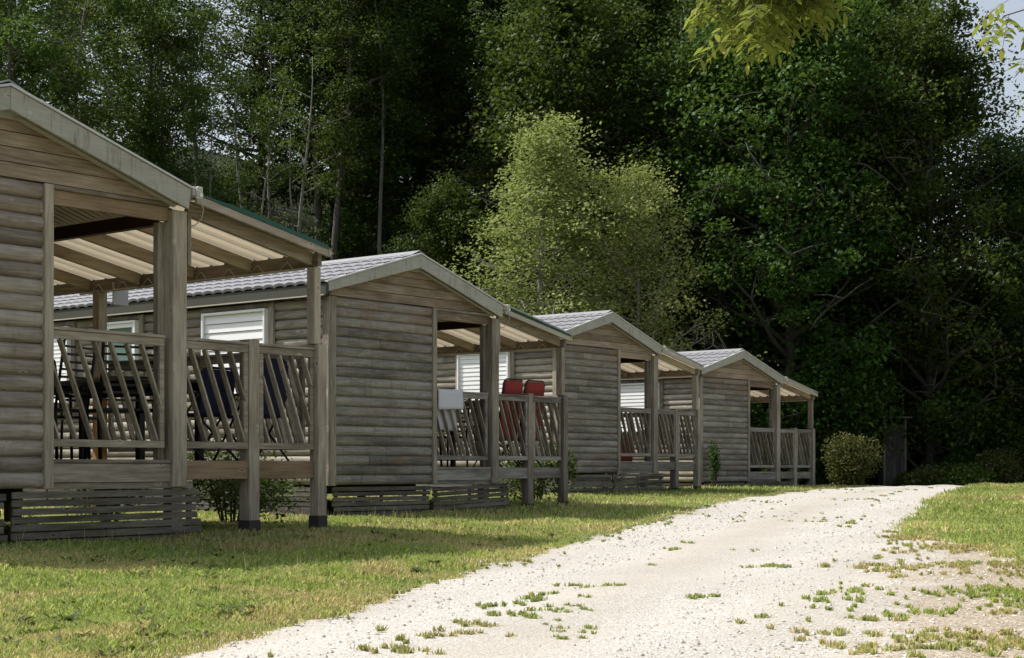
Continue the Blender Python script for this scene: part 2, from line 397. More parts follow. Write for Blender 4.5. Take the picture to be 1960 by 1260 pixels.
# ---------------------------------------------------------------- gravel path
def path_mat():
    m, n, l, b = newmat('pale_gravel')
    tc = n.new('ShaderNodeTexCoord'); v = tc.outputs['Object']
    vo = n.new('ShaderNodeTexVoronoi'); vo.inputs['Scale'].default_value = 75; l.new(v, vo.inputs['Vector'])
    v2 = n.new('ShaderNodeTexVoronoi'); v2.inputs['Scale'].default_value = 130; l.new(v, v2.inputs['Vector'])
    sep = n.new('ShaderNodeSeparateColor'); l.new(vo.outputs['Color'], sep.inputs[0])
    sc_ = ramp(n, [(0, (0.25, 0.23, 0.20)), (.12, (0.46, 0.44, 0.40)), (.6, (0.53, 0.513, 0.478)), (1, (0.64, 0.625, 0.59))]); l.new(sep.outputs[0], sc_.inputs[0])
    ed = n.new('ShaderNodeMapRange'); ed.inputs['From Min'].default_value = .35; ed.inputs['From Max'].default_value = .62
    ed.inputs['To Max'].default_value = .55; l.new(vo.outputs['Distance'], ed.inputs['Value'])
    c = mixc(n, l, ed.outputs[0], sc_.outputs[0], (0.38, 0.345, 0.285))
    big = noise(n, l, v, .55, 5, .65)
    br = n.new('ShaderNodeMapRange'); br.inputs['From Min'].default_value = .45; br.inputs['From Max'].default_value = .7
    br.inputs['To Max'].default_value = .35; l.new(big, br.inputs['Value'])
    c = mixc(n, l, br.outputs[0], c, (0.49, 0.45, 0.385))
    sp = noise(n, l, v, 9, 6, .75)
    sr = n.new('ShaderNodeMapRange'); sr.inputs['From Min'].default_value = .60; sr.inputs['From Max'].default_value = .68
    sr.inputs['To Max'].default_value = .45; l.new(sp, sr.inputs['Value'])
    c = mixc(n, l, sr.outputs[0], c, (0.34, 0.28, 0.20))  # dark speckles painted for shadows in the gravel
    s4 = noise(n, l, v, 30, 4, .7, (1, 1.6, 1)); s5 = n.new('ShaderNodeMapRange'); s5.inputs['From Min'].default_value = .57; s5.inputs['From Max'].default_value = .66
    s5.inputs['To Max'].default_value = .28; l.new(s4, s5.inputs['Value']); c = mixc(n, l, s5.outputs[0], c, (0.25, 0.225, 0.18))  # finer dark dashes, also painted as small gravel shadows
    ac = n.new('ShaderNodeAttribute'); ac.attribute_name = 'rut'
    wn3 = noise(n, l, v, 1.4, 5, .7)
    rf = math_(n, l, 'MULTIPLY', math_(n, l, 'MULTIPLY', ac.outputs['Fac'], .75), math_(n, l, 'ADD', math_(n, l, 'MULTIPLY', wn3, 1.5), -.25))
    c = mixc(n, l, rf, c, (0.36, 0.32, 0.255))
    at = n.new('ShaderNodeAttribute'); at.attribute_name = 'verge'
    sh = math_(n, l, 'ADD', at.outputs['Fac'], math_(n, l, 'MULTIPLY', math_(n, l, 'SUBTRACT', noise(n, l, v, 3.5, 6, .7), .5), 1.6))
    shc = n.new('ShaderNodeMapRange'); shc.inputs['From Min'].default_value = .12; shc.inputs['From Max'].default_value = .62; shc.inputs['To Max'].default_value = .95
    l.new(math_(n, l, 'MULTIPLY', sh, math_(n, l, 'GREATER_THAN', at.outputs['Fac'], .02)), shc.inputs['Value'])
    soil = mixc(n, l, sep.outputs[1], (0.17, 0.135, 0.09), (0.52, 0.44, 0.335))
    c = mixc(n, l, shc.outputs[0], c, soil)
    l.new(c, b.inputs['Base Color']); b.inputs['Roughness'].default_value = .9; b.inputs['Specular IOR Level'].default_value = .2
    h = math_(n, l, 'SUBTRACT', 1.0, vo.outputs['Distance'])
    h = math_(n, l, 'ADD', h, math_(n, l, 'MULTIPLY', v2.outputs['Distance'], -.3))
    bp = n.new('ShaderNodeBump'); bp.inputs['Strength'].default_value = .5; bp.inputs['Distance'].default_value = .008
    l.new(h, bp.inputs['Height']); l.new(bp.outputs[0], b.inputs['Normal'])
    return m
LEFT_PX = [(330, 1262), (400, 1248), (520, 1213), (600, 1194), (700, 1160), (800, 1125), (900, 1096), (1000, 1071), (1130, 1031), (1200, 1013), (1300, 984), (1400, 960), (1500, 944.5), (1600, 936.5), (1660, 933.2)]
RIGHT_PX = [(2350, 1262), (2200, 1180), (2060, 1110), (1960, 1075), (1885, 1048), (1790, 1036), (1730, 1022), (1745, 1000), (1775, 975), (1805, 951), (1850, 937), (1868, 933.2)]
LW = [world_at(*p) for p in LEFT_PX]; RW = [world_at(*p) for p in RIGHT_PX]
def curve_x(Wp, Y):
    a = sorted((y, x) for x, y in Wp); ys_ = [q[0] for q in a]; xs_ = [q[1] for q in a]
    y1, x1 = ys_[-1], xs_[-1]; y0, x0 = ys_[0], xs_[0]
    r = np.interp(Y, ys_, xs_)
    r = np.where(Y > y1, x1 + (Y - y1) * .42, r)
    s0 = (xs_[2] - x0) / (ys_[2] - y0)
    return np.where(Y < y0, x0 + (Y - y0) * s0 * .8, r)
def rag(Y, k, amp):
    return amp * (np.sin(Y * 3.1 * k) * .4 + np.sin(Y * 7.7 * k + 1.3) * .3 + np.sin(Y * 17.3 * k + .7) * .2 + np.sin(Y * 41 * k) * .12 + np.sin(Y * 83.0 * k) * .08)
def left_edge(Y): return curve_x(LW, Y) + rag(Y, 1.0, .10)
def right_edge(Y): return curve_x(RW, Y) + rag(Y, 1.37, .16)
yy = np.concatenate([np.arange(-6, 3, .2), np.arange(3, 20, .035), np.arange(20, 60, .10), np.arange(60, 90, .8)])
tt = np.linspace(0, 1, 40)
PYg, Tt = np.meshgrid(yy, tt, indexing='ij')
le = left_edge(PYg); re_ = right_edge(PYg)
PXg = le + (re_ - le) * Tt
# verge: how far the bare track gives way to earthy, weedy gravel on the right
track_r = np.interp(PYg, [0, 6.3, 8, 10, 13, 17, 22, 30, 60], [.75, 1.0, 1.45, 2.05, 3.0, 4.1, 5.5, 8.0, 20])
verge = np.clip((PXg - track_r) / 1.1, 0, 1)
PZg = ground_z(PXg, PYg) + .006 + .012 * np.sin(np.pi * Tt)
tc_ = (PXg - le) / np.maximum(.5, track_r - le)      # 0 at the left edge of the driven track, 1 at its right edge
rut = np.exp(-((tc_ - .50) / .13) ** 2) + np.exp(-(tc_ / .06) ** 2) + .8 * np.exp(-((tc_ - 1.0) / .12) ** 2)   # the strips wheels do not sweep clean
PZg = PZg + .012 * np.exp(-((tc_ - .5) / .15) ** 2)
o = link('path', grid_mesh('path', np.stack([PXg, PYg, PZg], -1), path_mat(), {'verge': verge, 'rut': np.clip(rut, 0, 1)}))
tag(o, 'pale gravel track curving uphill past the cabins', kind='structure')
def on_path(X, Y, pad=0.0): return (X > left_edge(Y) - pad) & (X < right_edge(Y) + pad)

rng = np.random.default_rng(5)
def blade_mat():
    m, n, l, b = newmat('grass_blade')
    at = n.new('ShaderNodeAttribute'); at.attribute_name = 'tint'
    l.new(at.outputs['Color'], b.inputs['Base Color']); b.inputs['Roughness'].default_value = .6; b.inputs['Specular IOR Level'].default_value = .25
    t = n.new('ShaderNodeBsdfTranslucent'); l.new(at.outputs['Color'], t.inputs['Color'])
    mx = n.new('ShaderNodeMixShader'); mx.inputs[0].default_value = .45
    l.new(b.outputs[0], mx.inputs[1]); l.new(t.outputs[0], mx.inputs[2]); l.new(mx.outputs[0], n['Material Output'].inputs['Surface'])
    return m
M['blade'] = blade_mat()
def vnoise(X, Y, s, seed):
    """smooth value noise"""
    g = np.random.default_rng(seed).random((64, 64)); x = X * s; y = Y * s
    xi = np.floor(x).astype(int); yi = np.floor(y).astype(int); fx = x - xi; fy = y - yi
    fx = fx * fx * (3 - 2 * fx); fy = fy * fy * (3 - 2 * fy)
    a = g[xi % 64, yi % 64]; b_ = g[(xi + 1) % 64, yi % 64]; c = g[xi % 64, (yi + 1) % 64]; d = g[(xi + 1) % 64, (yi + 1) % 64]
    return (a * (1 - fx) + b_ * fx) * (1 - fy) + (c * (1 - fx) + d * fx) * fy
def blades(X, Y, hgt, wid, col, lean=.5, thin=False):
    n = len(X); Z = ground_z(X, Y)
    a = rng.random(n) * 2 * np.pi; la = rng.random(n) * 2 * np.pi; ln = rng.random(n) * lean
    px, py = np.cos(a) * wid / 2, np.sin(a) * wid / 2
    lx, ly = np.cos(la) * ln * hgt, np.sin(la) * ln * hgt
    V = np.zeros((n, 4, 3))
    V[:, 0] = np.stack([X - px, Y - py, Z - .006], -1); V[:, 1] = np.stack([X + px, Y + py, Z - .006], -1)
    V[:, 2] = np.stack([X + px * .8 + lx * .45, Y + py * .8 + ly * .45, Z + hgt * .6], -1)
    V[:, 3] = np.stack([X + lx, Y + ly, Z + hgt * (1 - ln * .35)], -1)
    if thin: V[:, 2] = V[:, 0] * .4 + V[:, 3] * .6 + (V[:, 1] - V[:, 0]) * .75
    return V, col
GREEN = np.array([(0.145, 0.185, 0.040), (0.185, 0.23, 0.052), (0.115, 0.17, 0.038), (0.20, 0.235, 0.085), (0.155, 0.185, 0.080)])
DRY = np.array([(0.26, 0.225, 0.115), (0.32, 0.275, 0.155), (0.23, 0.205, 0.09), (0.20, 0.205, 0.075)])
def tint(X, Y, dry_bias=0.0):
    n = len(X)
    g = GREEN[rng.integers(0, len(GREEN), n)]; d = DRY[rng.integers(0, len(DRY), n)]
    p = vnoise(X, Y, 1.1, 3) * .6 + vnoise(X, Y, 3.3, 4) * .4
    pd = np.clip((p - .50) * 3.0 + .13 + dry_bias, .05, .85)
    c = np.where((rng.random(n) < pd)[:, None], d, g)
    return c * np.array([2.45, 2.35, 2.2]) * (.75 + .5 * rng.random((n, 1))) * (.80 + .40 * vnoise(X, Y, .45, 77))[:, None]
def scatter(n, y0, y1, xl, xr):
    Y = y0 + (y1 - y0) * rng.random(n); X = xl(Y) + (xr(Y) - xl(Y)) * rng.random(n)
    return X, Y
VL, CL = [], []
def put(X, Y, h, w, c, lean=.5, thin=False):
    V, C_ = blades(X, Y, h, w, c, lean, thin); VL.append(V); CL.append(C_)
half = lambda Y: .33 * Y + .6
for y0, y1, n, w, hh in ((5.2, 8, 52000, .0045, .045), (8, 11, 52000, .006, .05), (11, 15, 46000, .008, .055), (15, 22, 42000, .012, .06), (22, 32, 34000, .018, .07), (32, 46, 30000, .028, .075)):
    X, Y = scatter(n, y0, y1, lambda Y: -half(Y), lambda Y: left_edge(Y) + .06)
    ok = X < left_edge(Y) + .05 * rng.random(len(X)); X, Y = X[ok], Y[ok]
    edge = np.clip(1 - (left_edge(Y) - X) / .55, 0, 1)
    h = .82 * hh * (.45 + .9 * rng.random(len(X))) * (.65 + .7 * vnoise(X, Y, 2.2, 8)) * (1 - .45 * edge)
    put(X, Y, h, w * (.6 + .8 * rng.random(len(X))), tint(X, Y, .22 * edge), .8)
for y0, y1, n, w, hh in ((9, 14, 14000, .007, .05), (14, 22, 20000, .012, .06), (22, 34, 22000, .018, .075), (34, 46, 22000, .028, .08)):
    X, Y = scatter(n, y0, y1, lambda Y: right_edge(Y) - .1, lambda Y: half(Y) + .8)
    ok = (X > right_edge(Y) - .1 * rng.random(len(X))) & (X < half(Y) + 1); X, Y = X[ok], Y[ok]
    h = hh * (.5 + .9 * rng.random(len(X))) * (.6 + .8 * vnoise(X, Y, 2.2, 8))
    put(X, Y, h, w * (.6 + .8 * rng.random(len(X))), tint(X, Y, -.12), .8)
# lawn on the far side of the track, beyond the frame's right edge
Y = 1.5 + 15 * rng.random(42000); X = right_edge(Y) - .05 + 9 * rng.random(len(Y)) ** 1.4
put(X, Y, .045 * (.5 + .9 * rng.random(len(X))), .009 * (.6 + .8 * rng.random(len(X))), tint(X, Y, 0), .8)
# taller unmown stems along skirts and shadow line
X, Y = scatter(3400, 9.5, 24, lambda Y: -half(Y), lambda Y: left_edge(Y) - .5)
ok = vnoise(X, Y, .8, 21) > .62; X, Y = X[ok], Y[ok]
put(X, Y, (.07 + .15 * rng.random(len(X)) ** 2), .0045 + 0 * X, tint(X, Y, .45), .5, True)
me = np_mesh('grass', np.concatenate(VL).reshape(-1, 3), 4, M['blade'], cols=np.concatenate(CL))
tag(link('grass', me), 'short mown grass with dry straw patches beside the gravel track', 'grass', kind='stuff')

# weedy tufts growing in the gravel, denser over the earthy verge
VL, CL = [], []
spots = []
for u, v in [(930, 1167), (960, 1166), (1010, 1160), (1060, 1145), (1030, 1150), (1075, 1128), (1120, 1131), (1187, 1130), (1125, 1150), (1090, 1172), (1058, 1180), (955, 1186), (1010, 1165), (1020, 1190), (1048, 1204), (948, 1206), (905, 1208),
             (1106, 1216), (1100, 1232), (780, 1214), (770, 1237), (745, 1252), (885, 1227), (918, 1225), (1010, 1232), (800, 1255), (712, 1246), (820, 1229), (1285, 1058), (1320, 1045), (1430, 1060), (1230, 1088), (1610, 1012), (1640, 1005), (1700, 1022), (1720, 1032), (1715, 1040), (1775, 1040),
             (1560, 1230), (1690, 1190), (1650, 1195), (1600, 1245), (1520, 1215), (1760, 1225), (1745, 1235), (1640, 1130), (1680, 1100), (1720, 1110), (1580, 1160), (1850, 1230), (1900, 1240), (1930, 1225), (1820, 1250), (1340, 1155), (1355, 1152), (1690, 952), (1720, 944), (1745, 940), (1660, 958), (1620, 962), (1780, 936), (1700, 948)]:
    x, y = world_at(u, v); spots += [(x + random.gauss(0, .055), y + random.gauss(0, .07), .005 + .017 * random.random() ** 1.5) for _ in range(random.randint(2, 5))]
def rand_spots(n, fx, y0, y1, dens):
    out = []
    while len(out) < n:
        y = y0 + (y1 - y0) * random.random() ; x = fx(y)
        if random.random() < dens(x, y): out.append((x, y, .006 + .016 * random.random() ** 3))
    return out
tr = lambda y: float(np.interp(y, [0, 6.3, 8, 10, 13, 17, 22, 30, 60], [.75, 1.0, 1.45, 2.05, 3.0, 4.1, 5.5, 8.0, 20]))
rr_ = lambda y: float(right_edge(np.array([y]))[0])
spots2 = rand_spots(820, lambda y: tr(y) - .3 + random.random() * max(.1, rr_(y) - tr(y) + .3), 5.8, 15, lambda x, y: float(np.clip((x - tr(y)) / 1.2 + .15, .05, 1))* (vnoise(np.array([x]), np.array([y]), 1.7, 9)[0] ** 2 * 1.6))
spots2 += rand_spots(90, lambda y: float(left_edge(np.array([y]))[0]) + random.random() ** 3 * .5, 5.8, 24, lambda x, y: 1)
spots2 += rand_spots(90, lambda y: tr(y) * .55 + random.random() * tr(y) * .35, 18, 40, lambda x, y: 1 if vnoise(np.array([x]), np.array([y]), .6, 31)[0] > .5 else 0)
for x_, y_ in ((1.9, 11.4), (2.2, 11.3), (2.5, 11.5), (2.8, 11.2), (3.0, 11.5), (2.4, 6.6), (2.0, 6.5), (1.75, 6.7), (2.1, 6.9)):
    spots2 += [(x_ + random.gauss(0, .16), y_ + random.gauss(0, .13), .012 + .015 * random.random()) for _ in range(6)]
for x, y, r in spots + spots2:
    k = int(8 + 1700 * r); a = rng.random(k) * 6.283; q = np.abs(rng.normal(0, 1, k)) * r
    X = x + np.cos(a) * q * 1.3; Y = y + np.sin(a) * q
    V, C_ = blades(X, Y, (.010 + .018 * rng.random(k)) * (1 + .3 * r / .05), (.004 + .004 * rng.random(k)) * (1 + y / 14), tint(X, Y, .30) * .80, 1.2, True)
    V[..., 2] += .022; VL.append(V); CL.append(C_)
me = np_mesh('grass_tufts', np.concatenate(VL).reshape(-1, 3), 4, M['blade'], cols=np.concatenate(CL))
tag(link('grass_tufts', me), 'low grass tufts and weeds sprouting through the pale gravel', 'weeds', kind='stuff')

# loose stones lying on the track
def stones():
    N = 11000
    Y = 5.8 + 22 * rng.random(N) ** 2.0; X = left_edge(Y) - .1 + (np.minimum(right_edge(Y), half(Y)) - left_edge(Y) + .2) * rng.random(N)
    s = (.003 + .007 * rng.random(N) ** 3) * (1 + Y / 16)
    base = np.array([(1, 0, 0), (0, 1, 0), (-1, 0, 0), (0, -1, 0), (0, 0, .7)], float)
    V5 = base[None] * s[:, None, None] * (0.6 + .8 * rng.random((N, 5, 1)))
    a = rng.random(N) * 6.28; ca, sa = np.cos(a)[:, None], np.sin(a)[:, None]
    x = V5[..., 0] * ca - V5[..., 1] * sa; y = V5[..., 0] * sa + V5[..., 1] * ca
    T_ = np.clip((X - left_edge(Y)) / (right_edge(Y) - left_edge(Y)), 0, 1); Z = ground_z(X, Y) + .008 + .012 * np.sin(np.pi * T_)
    P = np.stack([x + X[:, None], y + Y[:, None], V5[..., 2] + Z[:, None]], -1)
    tris = np.stack([P[:, [0, 1, 4]], P[:, [1, 2, 4]], P[:, [2, 3, 4]], P[:, [3, 0, 4]]], 1)
    c = np.array([(.60, .58, .53), (.52, .49, .44), (.68, .665, .62), (.30, .27, .23)])[rng.integers(0, 4, N)]
    return np_mesh('gravel_stones', tris.reshape(-1, 3), 3, M['stone'], cols=np.repeat(c, 4, 0))
m_, n_, l_, b_ = newmat('loose_stone'); a_ = n_.new('ShaderNodeAttribute'); a_.attribute_name = 'tint'; l_.new(a_.outputs['Color'], b_.inputs['Base Color']); b_.inputs['Roughness'].default_value = .9
M['stone'] = m_
tag(link('gravel_stones', stones()), 'loose pale stones scattered over the gravel track', 'gravel', kind='stuff')

# broad-leaved weeds (plantain, clover, dandelion) in the lawn
def weeds():
    Vs, rn = [], []
    cent = [world_at(*p) for p in [(60, 1222), (95, 1215), (130, 1205), (110, 1192), (150, 1228), (30, 1235), (165, 1235), (275, 1222), (290, 1212), (300, 1225), (15, 1245), (90, 1240), (430, 1180), (440, 1170), (400, 1175), (625, 1110), (570, 1140), (245, 1215), (560, 1020), (610, 1010)]]
    cent += [(float(x), float(y)) for x, y in zip(*scatter(260, 5.6, 20, lambda Y: -half(Y), lambda Y: left_edge(Y) - .2))]
    for cx, cy_ in cent:
        k = random.randint(7, 16); r = random.uniform(.04, .10)
        for i in range(k):
            a = random.random() * 6.283; q = r * random.random()
            x, y = cx + math.cos(a) * q * .5, cy_ + math.sin(a) * q * .5; z = gz(x, y) + .012
            L = random.uniform(.03, .07); wd = L * .42; up = random.uniform(.2, .8)
            d = np.array([math.cos(a), math.sin(a), up]); s_ = np.array([-math.sin(a), math.cos(a), 0]) * wd / 2
            p = np.array([x, y, z])
            Vs.append([p, p + d * L * .5 + s_, p + d * L * np.array([1, 1, .8]), p + d * L * .5 - s_]); rn.append(random.random())
    return np_mesh('weeds', np.array(Vs).reshape(-1, 3), 4, M['bushleaf'], rnd=rn)
tag(link('weeds', weeds()), 'broad-leaved weeds and clover scattered through the lawn', 'weeds', kind='stuff')

# ================================================================ cabins
XL, W1, WC, XM, WP, DP, LEN = -0.10, 1.95, 3.34, 4.14, 4.97, 3.35, 8.0
ZB = -0.23
def zt(x):                                   # underside line of the barge boards
    return 2.235 + .267 * (x + .28) if x < 1.46 else 2.70 - .3155 * (x - 1.46)

def log_wall(p0, p1, z0, z1, nrm, pitch=.1285, bulge=.033, seed=0):
    mb = MB(); rd = random.Random(seed); n = max(1, round((z1 - z0) / pitch)); h = (z1 - z0) / n
    p0, p1, nrm = Vector((*p0, 0)), Vector((*p1, 0)), Vector((*nrm, 0)); L = (p1 - p0).length
    segs = max(3, int(L / .22)); J = 9
    for i in range(n):
        a = z0 + i * h; vs = []; fs = []; r = rd.random(); bb = bulge * rd.uniform(.86, 1.12); sag = rd.uniform(-.0025, .0025)
        cut = rd.uniform(.25, .75) if rd.random() < (.4 if L < 2.5 else .8) else None      # butt joint between two lengths of log
        spans = [(0, 1)] if cut is None else [(0, cut - .003 / L), (cut + .003 / L, 1)]
        for sp0, sp1 in spans:
            vs = []; fs = []; sg = max(2, round(segs * (sp1 - sp0))); r = rd.random(); ext = rd.uniform(-.0015, .0015)
            for k in range(sg + 1):
                t = sp0 + (sp1 - sp0) * k / sg; w = rd.uniform(-.002, .002) + ext; q = p0.lerp(p1, t)
                for j in range(J):
                    u = j / (J - 1); off = bb * max(0.0, 1 - (2 * u - 1) ** 2) ** .62 + (w if 0 < j < J - 1 else 0)
                    off -= .012 if j in (0, J - 1) else 0
                    vs.append((q.x + nrm.x * off, q.y + nrm.y * off, a + h * u + sag * t))
            for k in range(sg):
                for j in range(J - 1): fs.append((k * J + j, (k + 1) * J + j, (k + 1) * J + j + 1, k * J + j + 1))
            mb.add(vs, fs, r, True)
            for k in (0, sg): mb.add([vs[k * J + j] for j in range(J)], [tuple(range(J))], r)
    return mb

def tile_slope(x0, z0, x1, z1, y0, y1, rows=5):
    """stepped pantile sheet from the eave (x0,z0) to the ridge (x1,z1)"""
    ny = int((y1 - y0) / .0333); ys_ = np.linspace(y0, y1, ny + 1); ph = (ys_ % .2) / .2
    wav = .019 * np.clip(np.sin(np.pi * ph), 0, 1) ** .8 - .008 * (ph < .12)
    P = []; nx, nz = -(z1 - z0), (x1 - x0); ln = math.hypot(nx, nz); nx, nz = nx / ln, nz / ln
    if nz < 0: nx, nz = -nx, -nz
    def row(t, off, wv=1.0):
        bx, bz = x0 + (x1 - x0) * t, z0 + (z1 - z0) * t; o_ = off + wav * wv
        P.append(np.stack([bx + nx * o_, ys_, bz + nz * o_], -1))
    row(0, -.012, 1.0)
    for r in range(rows): row(r / rows, .024); row((r + 1) / rows, .004)
    me = grid_mesh('roof_tiles', np.stack(P), M['tile'], smooth=False)
    return me

def frame_fn(kind, fixed):
    """maps (s along the panel, z, depth outward) to local x,y,z"""
    if kind == 'x': return lambda s, z, d: Vector((s, fixed - d, z))
    return lambda s, z, d: Vector((fixed + d, s, z))

def railing(root, kind, fixed, a0, a1, lean=1, sl=True, sr=True, pitch=.16, wood_m=None, bev=0.0):
    F = frame_fn(kind, fixed); wm = wood_m or (M['wx'] if kind == 'x' else M['wy'])
    fr = MB()
    def bx(s0, s1, z0, z1, d0, d1):
        p, q = F(s0, z0, d0), F(s1, z1, d1)
        fr.box(min(p.x, q.x), max(p.x, q.x), min(p.y, q.y), max(p.y, q.y), z0, z1)
    bx(a0, a1, 1.045, 1.07, -.035, .035)              # cap
    bx(a0, a1, .975, 1.043, -.018, .022)              # top rail
    bx(a0, a1, .105, .165, -.018, .022)               # bottom rail
    if sl: bx(a0, a0 + .05, .166, .974, -.016, .020)
    if sr: bx(a1 - .05, a1, .166, .974, -.016, .020)
    o_ = fr.build('railing', wm, root, bev)
    L, Rr = a0 + (.05 if sl else 0), a1 - (.05 if sr else 0); sm_ = MB(); k = .385
    zT, zB = .972, .168; s = L - k * (zT - zB) + .07; i = 0
    while s < Rr - .02:
        j = random.uniform(-.006, .006)
        f = (lambda z: s + j + k * (zT - z)) if lean > 0 else (lambda z: L + Rr - (s + j + k * (zT - z)))
        za, zb = zT, zB
        # clip at the sides
        if s + j < L - .012: za = zT - (L - .012 - s - j) / k
        if s + j + k * (zT - zB) > Rr + .014: zb = zT - (Rr + .014 - s - j) / k
        if za - zb > .08: sm_.beam(F(f(za), za, 0.002 * (i % 2)), F(f(zb), zb, 0.002 * (i % 2)), .018, .058, up=(F(0, 0, 1) - F(0, 0, 0)))
        s += pitch; i += 1
    sm_.build('slats', M['wz'], o_, bev * .5)
    return o_

def window(root, y0, y1, z0, z1, kind, pitch=.12):
    """window on the left side wall; the frame stands 10 cm proud of the logs"""
    xo, xi = -.235, -.125
    f = MB(); t = .035
    f.box(xo, xi, y0, y0 + t, z0, z1); f.box(xo, xi, y1 - t, y1, z0, z1)
    f.box(xo, xi, y0 + t, y1 - t, z0, z0 + t); f.box(xo, xi, y0 + t, y1 - t, z1 - t, z1)
    w = f.build('window', M['white'], root, .003)
    tr = MB(); tr.box(-.165, -.128, y0 - .09, y0 - .004, z0 - .05, z1 + .02); tr.box(-.165, -.128, y1 + .004, y1 + .09, z0 - .05, z1 + .02)
    tr.box(-.163, -.129, y0 - .09, y1 + .09, z1 + .022, z1 + .075)
    tr.build('window_trim', M['wz'], w)
    if kind == 'louvre':
        lv = MB(); n = int((z1 - z0 - 2 * t) / pitch)
        p = (z1 - z0 - 2 * t) / n
        for i in range(n):
            zc = z0 + t + p * (i + .5)
            lv.beam((-.190, y0 + t + .004, zc), (-.190, y1 - t - .004, zc), 0.010, p * .95, up=(.13, 0, .99))
        lv.build('louvred_shutter', M['white'], w)
        bk = MB(); bk.box(-.145, -.138, y0 + t + .002, y1 - t - .002, z0 + t + .002, z1 - t - .002); bk.build('inner_shade', M['whitegrey'], w)
    else:
        s = MB(); q = .06
        s.box(-.215, -.150, y0 + t + .002, y0 + t + q, z0 + t + .002, z1 - t - .002); s.box(-.215, -.150, y1 - t - q, y1 - t - .002, z0 + t + .002, z1 - t - .002)
        s.box(-.215, -.150, y0 + t + q, y1 - t - q, z0 + t + .002, z0 + t + q); s.box(-.215, -.150, y0 + t + q, y1 - t - q, z1 - t - q, z1 - t - .002)
        s.build('sash', M['white'], w, .003)
        g = MB(); g.box(-.182, -.176, y0 + t + q, y1 - t - q, z0 + t + q, z1 - t - q); g.build('pane', M['glass'], w)

